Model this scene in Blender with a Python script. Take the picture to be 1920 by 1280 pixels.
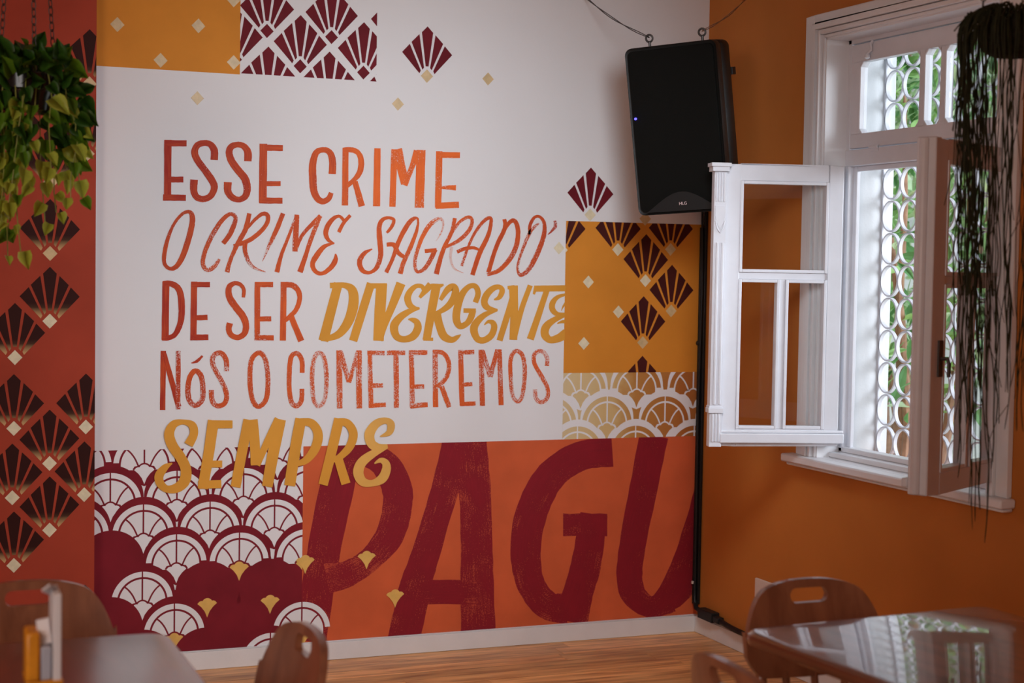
import bpy, bmesh, math, random
from mathutils import Vector, Matrix
random.seed(7)
SC = bpy.context.scene
for o in list(bpy.data.objects): bpy.data.objects.remove(o)
COL = SC.collection
PI = math.pi
# ------------------------------------------------------------------ camera
FPX = 3012.28; YAW, PIT, ROL = 0.38128655, -0.04580492, 0.01638878
CAM = Vector((-3.418, -6.267, 1.6))
dv = Vector((math.sin(YAW)*math.cos(PIT), math.cos(YAW)*math.cos(PIT), math.sin(PIT)))
r0 = Vector((math.cos(YAW), -math.sin(YAW), 0)); u0 = r0.cross(dv)
rv = math.cos(ROL)*r0+math.sin(ROL)*u0; uv_ = -math.sin(ROL)*r0+math.cos(ROL)*u0
def ray(x, y): return dv+rv*((x-960)/FPX)-uv_*((y-640)/FPX)
def hit(x, y, ax, v):
    q = ray(x, y); return CAM+q*((v-CAM[ax])/q[ax])
def far(x, y, dist): return CAM+ray(x, y).normalized()*dist
cd = bpy.data.cameras.new('camera'); cam = bpy.data.objects.new('camera', cd); COL.objects.link(cam)
cam.matrix_world = Matrix(((rv.x, uv_.x, -dv.x, CAM.x), (rv.y, uv_.y, -dv.y, CAM.y), (rv.z, uv_.z, -dv.z, CAM.z), (0, 0, 0, 1)))
cd.sensor_width = 36; cd.lens = FPX/1920*36; cd.clip_start = 0.05; cd.clip_end = 200
cd.dof.use_dof = True; cd.dof.focus_distance = 6.1; cd.dof.aperture_fstop = 3.0
SC.camera = cam
# ------------------------------------------------------------------ sky, sun, lights, exposure
w = bpy.data.worlds.new('overcast_sky'); SC.world = w; w.use_nodes = True
nt = w.node_tree; bg = nt.nodes['Background']
tc = nt.nodes.new('ShaderNodeTexCoord'); sx = nt.nodes.new('ShaderNodeSeparateXYZ'); cr = nt.nodes.new('ShaderNodeValToRGB')
nt.links.new(tc.outputs['Generated'], sx.inputs[0]); nt.links.new(sx.outputs['Z'], cr.inputs[0]); nt.links.new(cr.outputs[0], bg.inputs[0])
cr.color_ramp.elements[0].color = (.80, .86, .86, 1); cr.color_ramp.elements[1].color = (.74, .84, 1, 1)
bg.inputs[1].default_value = 0.60
def sun(dirv, e, col, ang):
    d = bpy.data.lights.new('sun', 'SUN'); d.energy = e; d.color = col; d.angle = ang
    o = bpy.data.objects.new('sun', d); COL.objects.link(o); o.rotation_euler = Vector(dirv).to_track_quat('-Z', 'Y').to_euler()
sun((.25, .2, -1), 2.4, (1, .96, .9), .2)
def area(name, loc, target, sx_, sy_, e, col):
    d = bpy.data.lights.new(name, 'AREA'); d.shape = 'RECTANGLE'; d.size = sx_; d.size_y = sy_; d.energy = e; d.color = col
    o = bpy.data.objects.new(name, d); COL.objects.link(o); o.location = loc
    o.rotation_euler = (Vector(target)-Vector(loc)).to_track_quat('-Z', 'Y').to_euler(); return o
area('back_left_fill_light', (-6.3, -6.6, 1.7), (-1.8, 0, 1.2), 2.8, 1.7, 66, (1, .96, .94))  # added soft fill from behind left, evens out the mural; no window built
area('warm_bounce_fill', (-5.0, -5.4, 2.5), (0, -1.6, 1.3), 0.9, 0.9, 22, (1, .55, .34))  # added warm fill standing in for bounce onto the ochre wall and casing
area('outside_daylight', (3.9, -4.9, 3.1), (-.9, -.6, 1.5), 4.2, 2.8, 500, (.84, .91, 1))
sd = bpy.data.lights.new('mural_fill_spot', 'SPOT'); sd.energy = 172; sd.color = (.86, .93, 1); sd.spot_size = math.radians(98); sd.spot_blend = 1; sd.shadow_soft_size = .3  # added unseen spot that brightens the middle of the mural
so_ = bpy.data.objects.new('mural_fill_spot', sd); COL.objects.link(so_); so_.location = (-1.35, -2.65, 2.45)
so_.rotation_euler = (Vector((-1.5, 0, 1.15))-Vector(so_.location)).to_track_quat('-Z', 'Y').to_euler()
SC.view_settings.view_transform = 'Standard'; SC.view_settings.look = 'None'
SC.view_settings.exposure = 0.0; SC.view_settings.gamma = 1.0; SC.view_settings.use_curve_mapping = False

# ------------------------------------------------------------------ materials
def lin(r, g, b): return tuple(((c/255)/12.92 if c/255 <= .04045 else ((c/255+.055)/1.055)**2.4) for c in (r, g, b))+(1,)
def N(nt, t, **k):
    n = nt.nodes.new(t)
    for a, b in k.items():
        if a in n.inputs.keys() if isinstance(a, str) else False: n.inputs[a].default_value = b
        else: setattr(n, a, b)
    return n
def mat(name, col, rough=.5, spec=.4, metal=0, noise=None, bump=None, coat=0, trans=0, emis=None):
    """noise=(scale, amount, stretch) mottles colour; bump=(scale, strength)"""
    m = bpy.data.materials.new(name); m.use_nodes = True; nt = m.node_tree; b = nt.nodes['Principled BSDF']
    b.inputs['Base Color'].default_value = (*col[:3], 1); b.inputs['Roughness'].default_value = rough
    b.inputs['Specular IOR Level'].default_value = spec; b.inputs['Metallic'].default_value = metal
    b.inputs['Coat Weight'].default_value = coat; b.inputs['Coat Roughness'].default_value = .08
    if emis: b.inputs['Emission Color'].default_value = (*emis[:3], 1); b.inputs['Emission Strength'].default_value = emis[3]
    if trans:
        b.inputs['Subsurface Weight'].default_value = 0
        t = nt.nodes.new('ShaderNodeBsdfTranslucent'); t.inputs[0].default_value = (col[0]*1.4, col[1]*1.3, col[2]*.8, 1)
        mx = nt.nodes.new('ShaderNodeMixShader'); mx.inputs[0].default_value = trans
        nt.links.new(b.outputs[0], mx.inputs[1]); nt.links.new(t.outputs[0], mx.inputs[2])
        nt.links.new(mx.outputs[0], nt.nodes['Material Output'].inputs[0])
    tc = nt.nodes.new('ShaderNodeTexCoord')
    if noise:
        mp = nt.nodes.new('ShaderNodeMapping'); mp.inputs['Scale'].default_value = noise[2] if len(noise) > 2 else (1, 1, 1)
        nt.links.new(tc.outputs['Object'], mp.inputs[0])
        n = nt.nodes.new('ShaderNodeTexNoise'); n.inputs['Scale'].default_value = noise[0]; n.inputs['Detail'].default_value = 6
        nt.links.new(mp.outputs[0], n.inputs[0])
        r = nt.nodes.new('ShaderNodeValToRGB'); a = noise[1]
        r.color_ramp.elements[0].position = .3; r.color_ramp.elements[1].position = .7
        r.color_ramp.elements[0].color = (*[c*(1-a) for c in col[:3]], 1); r.color_ramp.elements[1].color = (*[min(1, c*(1+a)) for c in col[:3]], 1)
        nt.links.new(n.outputs[0], r.inputs[0]); nt.links.new(r.outputs[0], b.inputs['Base Color'])
    if bump:
        n = nt.nodes.new('ShaderNodeTexNoise'); n.inputs['Scale'].default_value = bump[0]; n.inputs['Detail'].default_value = 5
        nt.links.new(tc.outputs['Object'], n.inputs[0])
        bp = nt.nodes.new('ShaderNodeBump'); bp.inputs['Strength'].default_value = bump[1]; bp.inputs['Distance'].default_value = .01
        nt.links.new(n.outputs[0], bp.inputs['Height']); nt.links.new(bp.outputs[0], b.inputs['Normal'])
    return m
def brushmat(name, dark, light, ground):
    """brush paint: stroke-aligned streaks from the uv map, tone and dryness from the stroke's own attributes"""
    m = bpy.data.materials.new(name); m.use_nodes = True; nt = m.node_tree; b = nt.nodes['Principled BSDF']
    b.inputs['Roughness'].default_value = .6; b.inputs['Specular IOR Level'].default_value = .18
    uvn = nt.nodes.new('ShaderNodeUVMap'); at = nt.nodes.new('ShaderNodeAttribute'); at.attribute_name = 'paint'
    sp = nt.nodes.new('ShaderNodeSeparateColor'); nt.links.new(at.outputs['Color'], sp.inputs[0])
    mp = nt.nodes.new('ShaderNodeMapping'); mp.inputs['Scale'].default_value = (9, 260, 1); nt.links.new(uvn.outputs[0], mp.inputs[0])
    st = nt.nodes.new('ShaderNodeTexNoise'); st.inputs['Scale'].default_value = 1; st.inputs['Detail'].default_value = 3; nt.links.new(mp.outputs[0], st.inputs[0])
    tc = nt.nodes.new('ShaderNodeTexCoord')
    gr = nt.nodes.new('ShaderNodeTexNoise'); gr.inputs['Scale'].default_value = 230; gr.inputs['Detail'].default_value = 2; nt.links.new(tc.outputs['Object'], gr.inputs[0])
    bl = nt.nodes.new('ShaderNodeTexNoise'); bl.inputs['Scale'].default_value = 9; nt.links.new(tc.outputs['Object'], bl.inputs[0])
    def M(op, a, b_, c=None):
        n = nt.nodes.new('ShaderNodeMath'); n.operation = op
        for i, v in enumerate((a, b_, c)):
            if v is None: continue
            if hasattr(v, 'is_output'): nt.links.new(v, n.inputs[i])
            else: n.inputs[i].default_value = v
        return n.outputs[0]
    tone = M('ADD', sp.outputs[0], M('MULTIPLY_ADD', st.outputs[0], .9, -.45)); tone = M('ADD', tone, M('MULTIPLY_ADD', bl.outputs[0], .8, -.4))
    mx = nt.nodes.new('ShaderNodeMix'); mx.data_type = 'RGBA'; mx.clamp_factor = True; nt.links.new(tone, mx.inputs[0])
    mx.inputs[6].default_value = dark; mx.inputs[7].default_value = light
    # dry mask: (streak*.5+grain*.5) < dryness
    s = M('ADD', M('MULTIPLY', st.outputs[0], .45), M('MULTIPLY', gr.outputs[0], .55))
    s = M('ADD', s, M('MULTIPLY_ADD', bl.outputs[0], .45, -.225))
    th = M('MULTIPLY_ADD', sp.outputs[1], .42, .27)
    d = M('MULTIPLY', M('SUBTRACT', th, s), 14.0)
    cl = nt.nodes.new('ShaderNodeClamp'); nt.links.new(d, cl.inputs[0])
    f = M('MULTIPLY', cl.outputs[0], .8)
    m2 = nt.nodes.new('ShaderNodeMix'); m2.data_type = 'RGBA'; nt.links.new(f, m2.inputs[0]); nt.links.new(mx.outputs[2], m2.inputs[6]); m2.inputs[7].default_value = ground
    nt.links.new(m2.outputs[2], b.inputs['Base Color'])
    return m
WHITE = (.78, .77, .775, 1)
M_white = mat('white_wall_paint', WHITE, .65, .15, noise=(3, .012), bump=(60, .03))
M_must = mat('mustard_paint', (.68, .255, .03), .65, .15, noise=(5, .07), bump=(80, .03))
M_wallB = mat('ochre_wall_paint', (.55, .185, .036), .65, .15, noise=(2.5, .08), bump=(70, .05))
M_orange = mat('burnt_orange_paint', (.62, .115, .04), .65, .15, noise=(6, .10), bump=(80, .03))
M_rust = mat('rust_red_paint', (.37, .050, .024), .65, .15, noise=(4, .10), bump=(80, .03))
M_dred = mat('dark_red_paint', (.20, .013, .022), .65, .15, noise=(8, .12))
M_fan = mat('maroon_fan_paint', (.150, .010, .017), .65, .15, noise=(8, .2))
M_fan2 = mat('dark_maroon_fan_paint', (.060, .010, .009), .65, .15, noise=(8, .2))
M_gold = mat('yellow_gold_letter_paint', (.72, .33, .045), .65, .15, noise=(4, .1))
M_gold2 = mat('pale_gold_letter_paint', (.78, .42, .10), .65, .15, noise=(6, .1))
M_leafgold = mat('gold_leaf', (.62, .45, .23), .42, .5, noise=(40, .12), bump=(90, .1))
M_cream = mat('cream_gold_leaf', (.75, .66, .45), .42, .5, noise=(40, .1), bump=(90, .1))
M_flower = mat('yellow_flower_paint', (.75, .45, .12), .65, .15, noise=(20, .1))
M_brush = brushmat('red_brush_paint', (.36, .022, .014, 1), (.85, .16, .028, 1), (.77, .66, .62, 1))
M_pagu = brushmat('dark_red_brush_paint', (.19, .010, .018, 1), (.30, .014, .024, 1), (.55, .085, .04, 1))
M_base = mat('baseboard_white', (.76, .74, .73), .4, .4, noise=(10, .03), bump=(40, .08))
M_wpaint = mat('white_window_paint', (.74, .75, .80), .38, .45, noise=(12, .03), bump=(30, .06))
M_wpaint2 = mat('white_enamel_jamb', (.80, .80, .82), .4, .4, noise=(6, .02), bump=(30, .04))
M_plaster = mat('white_exterior_plaster', (.62, .635, .65), .7, .2, noise=(6, .03), bump=(50, .1))
M_iron = mat('white_painted_iron', (.64, .645, .69), .45, .4)
M_black = mat('black_speaker_plastic', (.006, .006, .005), .5, .4, bump=(500, .15))
M_grille = mat('black_speaker_grille', (.006, .006, .005), .8, .12, bump=(900, .4))
M_blackr = mat('black_rubber', (.010, .010, .010), .5, .35)
M_steel = mat('galvanised_wire', (.42, .40, .38), .35, .5, .9)
M_dsteel = mat('dark_wire', (.08, .07, .065), .5, .5, .6)
M_led = mat('blue_led', (.02, .02, .8), .3, emis=(.06, .05, 1, 6))
M_logo = mat('logo_print', (.75, .55, .55), .5)
M_logor = mat('logo_red_print', (.6, .02, .03), .5)
M_plate = mat('cream_plastic', (.72, .60, .52), .4)
M_ceil = mat('ceiling_paint', (.62, .58, .54), .8, .2, noise=(3, .03))
M_backwall = mat('brown_red_wall_paint', (.30, .15, .085), .7, .2, noise=(3, .06))
M_pot = mat('glossy_black_pot', (.012, .012, .013), .16, .5)
M_basket = mat('dark_fibre_basket', (.020, .017, .010), .9, .1, noise=(60, .4), bump=(150, .6))
M_strand = mat('dark_green_strand', (.024, .026, .010), .7, .2, noise=(30, .3))
M_stem = mat('pale_green_vine', (.30, .36, .08), .5)
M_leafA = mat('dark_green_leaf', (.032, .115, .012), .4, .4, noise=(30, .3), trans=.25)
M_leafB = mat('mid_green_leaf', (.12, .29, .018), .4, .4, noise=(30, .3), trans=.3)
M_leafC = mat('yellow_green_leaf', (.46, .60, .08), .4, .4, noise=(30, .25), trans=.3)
M_gl1 = mat('garden_leaf_green', (.30, .54, .24), .5, .3, noise=(4, .35), trans=.35)
M_gl2 = mat('garden_leaf_grey_green', (.48, .66, .50), .5, .3, noise=(4, .3), trans=.35)
M_gl3 = mat('garden_leaf_deep', (.12, .30, .13), .5, .3, noise=(4, .3), trans=.3)
M_bark = mat('garden_bark', (.34, .21, .15), .8, .2, noise=(14, .35), bump=(30, .4))
M_ground = mat('pale_paving', (.70, .74, .70), .8, .2, noise=(3, .08), bump=(20, .1))
M_gwall = mat('pale_garden_wall', (.70, .76, .76), .8, .2, noise=(2, .06))
M_amber = mat('amber_packet', (.80, .32, .02), .35, .5, noise=(30, .15))
M_paper = mat('white_paper', (.80, .80, .84), .6, .2)
M_clear = mat('pale_blue_paper', (.48, .52, .62), .4, .4)
def woodmat(name, c1, c2, rough, scale=(1, 12, 12), coat=0, nz=6):
    m = bpy.data.materials.new(name); m.use_nodes = True; nt = m.node_tree; b = nt.nodes['Principled BSDF']
    tc = nt.nodes.new('ShaderNodeTexCoord'); mp = nt.nodes.new('ShaderNodeMapping'); mp.inputs['Scale'].default_value = scale
    oi = nt.nodes.new('ShaderNodeObjectInfo'); ad = nt.nodes.new('ShaderNodeVectorMath'); ad.operation = 'ADD'
    sc = nt.nodes.new('ShaderNodeVectorMath'); sc.operation = 'SCALE'; sc.inputs[0].default_value = (7, 3, 5); nt.links.new(oi.outputs['Random'], sc.inputs['Scale'])
    nt.links.new(tc.outputs['Object'], ad.inputs[0]); nt.links.new(sc.outputs[0], ad.inputs[1]); nt.links.new(ad.outputs[0], mp.inputs[0])
    n = nt.nodes.new('ShaderNodeTexNoise'); n.inputs['Scale'].default_value = nz; n.inputs['Detail'].default_value = 8; n.inputs['Distortion'].default_value = .6
    nt.links.new(mp.outputs[0], n.inputs[0])
    r = nt.nodes.new('ShaderNodeValToRGB'); r.color_ramp.elements[0].position = .32; r.color_ramp.elements[1].position = .68
    r.color_ramp.elements[0].color = (*c1, 1); r.color_ramp.elements[1].color = (*c2, 1); nt.links.new(n.outputs[0], r.inputs[0])
    hs = nt.nodes.new('ShaderNodeHueSaturation'); mr = nt.nodes.new('ShaderNodeMapRange'); mr.inputs[3].default_value = .75; mr.inputs[4].default_value = 1.2
    nt.links.new(oi.outputs['Random'], mr.inputs[0]); nt.links.new(mr.outputs[0], hs.inputs['Value']); nt.links.new(r.outputs[0], hs.inputs['Color'])
    nt.links.new(hs.outputs[0], b.inputs['Base Color']); b.inputs['Roughness'].default_value = rough; b.inputs['Coat Weight'].default_value = coat; b.inputs['Coat Roughness'].default_value = .07
    bp = nt.nodes.new('ShaderNodeBump'); bp.inputs['Strength'].default_value = .06; bp.inputs['Distance'].default_value = .01
    nt.links.new(n.outputs[0], bp.inputs['Height']); nt.links.new(bp.outputs[0], b.inputs['Normal'])
    return m
M_floor = woodmat('oiled_floor_board', (.40, .145, .045), (.90, .46, .17), .38, (.8, 9, 9), nz=4)
M_chair = woodmat('brown_chair_wood', (.23, .092, .052), (.35, .15, .082), .30, (9, 9, 1), coat=.35, nz=3)
M_table = woodmat('dark_varnished_table_wood', (.115, .042, .026), (.20, .075, .042), .3, (10, 1, 10), coat=1.0, nz=3)
M_table.node_tree.nodes['Principled BSDF'].inputs['Coat Roughness'].default_value = .05; M_table.node_tree.nodes['Principled BSDF'].inputs['Coat IOR'].default_value = 1.75
M_glass = bpy.data.materials.new('window_glass'); M_glass.use_nodes = True
_n = M_glass.node_tree; _n.nodes.clear(); _o = _n.nodes.new('ShaderNodeOutputMaterial'); _t = _n.nodes.new('ShaderNodeBsdfTransparent'); _g = _n.nodes.new('ShaderNodeBsdfGlossy'); _g.inputs['Roughness'].default_value = .02
_lw = _n.nodes.new('ShaderNodeLayerWeight'); _lw.inputs[0].default_value = .5; _p = _n.nodes.new('ShaderNodeMath'); _p.operation = 'POWER'; _p.inputs[1].default_value = 5; _n.links.new(_lw.outputs['Facing'], _p.inputs[0])
_f = _n.nodes.new('ShaderNodeMath'); _f.operation = 'MULTIPLY_ADD'; _f.inputs[1].default_value = .9; _f.inputs[2].default_value = .045; _n.links.new(_p.outputs[0], _f.inputs[0]); _x = _n.nodes.new('ShaderNodeMixShader'); _t.inputs[0].default_value = (.97, .98, .98, 1)
_n.links.new(_f.outputs[0], _x.inputs[0]); _n.links.new(_t.outputs[0], _x.inputs[1]); _n.links.new(_g.outputs[0], _x.inputs[2]); _n.links.new(_x.outputs[0], _o.inputs[0])

# ------------------------------------------------------------------ builders
class MB:
    def __init__(s): s.v = []; s.f = []; s.m = []; s.uv = []; s.c = []
    def face(s, pts, mi=0, uv=None, col=None):
        b = len(s.v); s.v += [tuple(p) for p in pts]; s.f.append(list(range(b, b+len(pts)))); s.m.append(mi)
        s.uv.append(uv or [(0, 0)]*len(pts)); s.c.append(col or [(0, 0, 0)]*len(pts))
    def grid(s, rows, mi=0, closed=False):
        n = len(rows[0]); b = len(s.v)
        for r in rows: s.v += [tuple(p) for p in r]
        for i in range(len(rows)-1):
            for j in range(n if closed else n-1):
                k = (j+1) % n; s.f.append([b+i*n+j, b+i*n+k, b+(i+1)*n+k, b+(i+1)*n+j]); s.m.append(mi); s.uv.append([(0, 0)]*4); s.c.append([(0, 0, 0)]*4)
    def box(s, a, b, mi=0, M=None):
        x0, y0, z0 = a; x1, y1, z1 = b
        p = [Vector(q) for q in ((x0, y0, z0), (x1, y0, z0), (x1, y1, z0), (x0, y1, z0), (x0, y0, z1), (x1, y0, z1), (x1, y1, z1), (x0, y1, z1))]
        if M is not None: p = [M @ q for q in p]
        o = len(s.v); s.v += [tuple(q) for q in p]
        for q in ((0, 3, 2, 1), (4, 5, 6, 7), (0, 1, 5, 4), (1, 2, 6, 5), (2, 3, 7, 6), (3, 0, 4, 7)):
            s.f.append([o+i for i in q]); s.m.append(mi); s.uv.append([(0, 0)]*4); s.c.append([(0, 0, 0)]*4)
    def tube(s, pts, r, n=8, mi=0, caps=True, flat=1):
        pts = [Vector(p) for p in pts]; rows = []; up = None
        for i, p in enumerate(pts):
            t = (pts[min(i+1, len(pts)-1)]-pts[max(i-1, 0)]).normalized()
            if up is None: up = t.orthogonal().normalized()
            up = (up-t*up.dot(t)).normalized(); sd = t.cross(up); rr = r[i] if isinstance(r, (list, tuple)) else r
            rows.append([p+(up*math.cos(2*PI*k/n)+sd*math.sin(2*PI*k/n)*flat)*rr for k in range(n)])
        s.grid(rows, mi, True)
        if caps:
            for q in (rows[0][::-1], rows[-1]): s.face(q, mi)
    def lathe(s, prof, n=32, mi=0, c=(0, 0, 0)):
        rows = [[(c[0]+r*math.cos(2*PI*k/n), c[1]+r*math.sin(2*PI*k/n), c[2]+z) for k in range(n)] for r, z in prof]
        s.grid(rows, mi, True)
    def build(s, name, mats, parent=None, smooth=False, bevel=0, loc=None, attr=False, angle=40):
        me = bpy.data.meshes.new(name); me.from_pydata(s.v, [], s.f)
        for m in (mats if isinstance(mats, (list, tuple)) else [mats]): me.materials.append(m)
        me.polygons.foreach_set('material_index', s.m)
        if attr:
            me.uv_layers.new(name='UVMap'); me.color_attributes.new('paint', 'FLOAT_COLOR', 'CORNER')
            me.uv_layers['UVMap'].data.foreach_set('uv', [q for fu in s.uv for a in fu for q in a[:2]])
            me.color_attributes['paint'].data.foreach_set('color', [q for fc in s.c for a in fc for q in (*a, 1)])
        else:
            bm = bmesh.new(); bm.from_mesh(me); bmesh.ops.remove_doubles(bm, verts=bm.verts, dist=1e-5)
            bmesh.ops.recalc_face_normals(bm, faces=bm.faces); bm.to_mesh(me); bm.free()
        me.update()
        if smooth:
            me.polygons.foreach_set('use_smooth', [True]*len(me.polygons))
            me.set_sharp_from_angle(angle=math.radians(angle))
        o = bpy.data.objects.new(name, me); COL.objects.link(o)
        if bevel:
            b = o.modifiers.new('bevel', 'BEVEL'); b.width = bevel; b.segments = 2; b.limit_method = 'ANGLE'; b.angle_limit = math.radians(35)
        if parent: o.parent = parent
        if loc: o.location = loc
        return o
def empty(name, label, cat, loc=(0, 0, 0), rz=0, group=None):
    o = bpy.data.objects.new(name, None); COL.objects.link(o); o.location = loc; o.rotation_euler = (0, 0, rz); o.empty_display_size = .1
    o['label'] = label; o['category'] = cat
    if group: o['group'] = group
    return o
def tag(o, label, cat, group=None):
    o['label'] = label; o['category'] = cat
    if group: o['group'] = group
    return o
def struct(o, label=None):
    o['kind'] = 'structure'
    if label: o['label'] = label
    return o
def bx(name, a, b, m, parent=None, bevel=0, M=None):
    k = MB(); k.box(a, b, 0, M); return k.build(name, m, parent, bevel=bevel, smooth=bool(bevel))

# ================================================================== SETTING
H = 3.2
OY0, OY1 = -1.975, -.942      # window opening in the right wall (y), far end first
OZ0, OZ1 = .885, 2.50
WT = .31                       # wall thickness
back = struct(bx('wall_back', (-2.627, 0, 0), (WT, .2, H), M_white), 'white painted wall carrying the brush lettered mural')
struct(bx('wall_back_left', (-7, -.085, 0), (-2.6275, .2, H), M_rust), 'rust red pier with deco fan pattern behind the hanging pothos')
pier = bpy.data.objects['wall_back_left']
k = MB()
for a, b in (((0, OY1, 0), (WT, 0, H)), ((0, OY0, 0), (WT, OY1, OZ0-.001)), ((0, OY0, OZ1), (WT, OY1, H)), ((0, -9, 0), (WT, OY0, H))): k.box(a, b)
wallB = struct(k.build('wall_right', M_wallB), 'ochre painted wall with the casement window')
struct(bx('wall_left', (-7.2, -9, 0), (-7, .2, H), M_backwall)); struct(bx('wall_front', (-7.2, -9.2, 0), (WT, -9, H), M_backwall))
struct(bx('ceiling', (-7.2, -9.2, H), (WT+.12, .3, H+.15), M_ceil))
floor = struct(bx('floor', (-7.2, -9.2, -.15), (WT, .2, -.004), M_floor), 'wooden floor of narrow oiled boards')
pl = []
for row in range(34):          # boards laid parallel to the mural wall
    y1 = -.012-.1*row; x = -3.6-random.random()*.9
    while x < -.01:
        L = random.uniform(.9, 1.8); x1 = min(x+L, -.012)
        if x1 > -3.6 and x1-x > .04:
            o = bx('floor_board', (-(x1-x)/2+.0008, -.0492, -.02), ((x1-x)/2-.0008, .0492, 0), M_floor, floor); o.location = ((x+x1)/2, y1-.05, random.uniform(-.0006, 0))
        x += L
k = MB(); k.box((-2.627, -.016, 0), (-.016, 0, .072)); k.box((-2.627, -.013, .072), (-.016, 0, .076))
struct(k.build('baseboard_back', M_base, bevel=.002, smooth=True))
k = MB(); k.box((-.016, -9, 0), (0, 0, .072)); k.box((-.013, -9, .072), (0, 0, .076))
struct(k.build('baseboard_right', M_base, bevel=.002, smooth=True))

# ================================================================== MURAL (flat paint on the wall)
def frame(ox, oy, s): return lambda x, y: (ox+x/s, oy+y/s)
def clip(poly, cp):
    """Sutherland-Hodgman against a convex polygon, points are (x,z[,..]) tuples"""
    out = list(poly); n = len(cp); sg = sum(cp[i][0]*cp[(i+1) % n][1]-cp[(i+1) % n][0]*cp[i][1] for i in range(n)) > 0
    for i in range(n):
        a, b = cp[i], cp[(i+1) % n]; ins = lambda p: ((b[0]-a[0])*(p[1]-a[1])-(b[1]-a[1])*(p[0]-a[0]) >= 0) == sg
        q = out; out = []
        for j in range(len(q)):
            c, d = q[j-1], q[j]
            if ins(c) != ins(d):
                e = (b[0]-a[0], b[1]-a[1]); f = (d[0]-c[0], d[1]-c[1]); den = e[0]*f[1]-e[1]*f[0]
                if abs(den) > 1e-14:
                    t = (e[0]*(a[1]-c[1])-e[1]*(a[0]-c[0]))/den; t = max(0, min(1, t)); out.append(tuple(c[k]+(d[k]-c[k])*t for k in range(len(c))))
            if ins(d): out.append(d)
        if not out: return []
    return out
def wp(x, y):                   # photo point -> (X, Z) on the mural wall
    h = hit(x, y, 1, 0); return (h.x, h.z)
def rect(x0, x1, z0, z1): return [(x0, z0), (x1, z0), (x1, z1), (x0, z1)]
R_TOP = rect(-2.0695, -1.514, 2.3415, H-.001); R_MUST = rect(-.667, -.0005, 1.155, 1.803); R_GOLD = rect(-.667, -.0005, .871, 1.155)
R_RED = rect(-1.8, -.0005, .0765, .871); R_SC = rect(-2.6265, -1.8, .0765, .875)
LY = 4e-5
class Paint(MB):
    def __init__(s, base): super().__init__(); s.base = base
    def poly(s, pts, mi=0, lay=0, cl=None, col=None):
        if cl: pts = clip(pts, cl)
        if len(pts) < 3: return
        y = s.base-LY*lay; ar = sum(pts[i-1][0]*pts[i][1]-pts[i][0]*pts[i-1][1] for i in range(len(pts)))
        if abs(ar) < 1e-7: return
        if ar < 0: pts = pts[::-1]
        s.face([(p[0], y, p[1]) for p in pts], mi, None, [col(p) if callable(col) else (col or (0, 0, 0)) for p in pts])
def catmull(pts, closed=False, sub=7):
    n = len(pts); out = []
    if n == 2: return [tuple(pts[0][k]+(pts[1][k]-pts[0][k])*t/6 for k in range(len(pts[0]))) for t in range(7)]
    segs = n if closed else n-1
    for i in range(segs):
        g = (lambda j: pts[j % n]) if closed else (lambda j: pts[max(0, min(n-1, j))])
        p0, p1, p2, p3 = g(i-1), g(i), g(i+1), g(i+2)
        for k in range(sub):
            t = k/sub; out.append(tuple(.5*(2*b+(c-a)*t+(2*a-5*b+4*c-d)*t*t+(3*b-a-3*c+d)*t**3) for a, b, c, d in zip(p0, p1, p2, p3)))
    out.append(tuple(pts[0]) if closed else tuple(pts[-1])); return out
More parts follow.
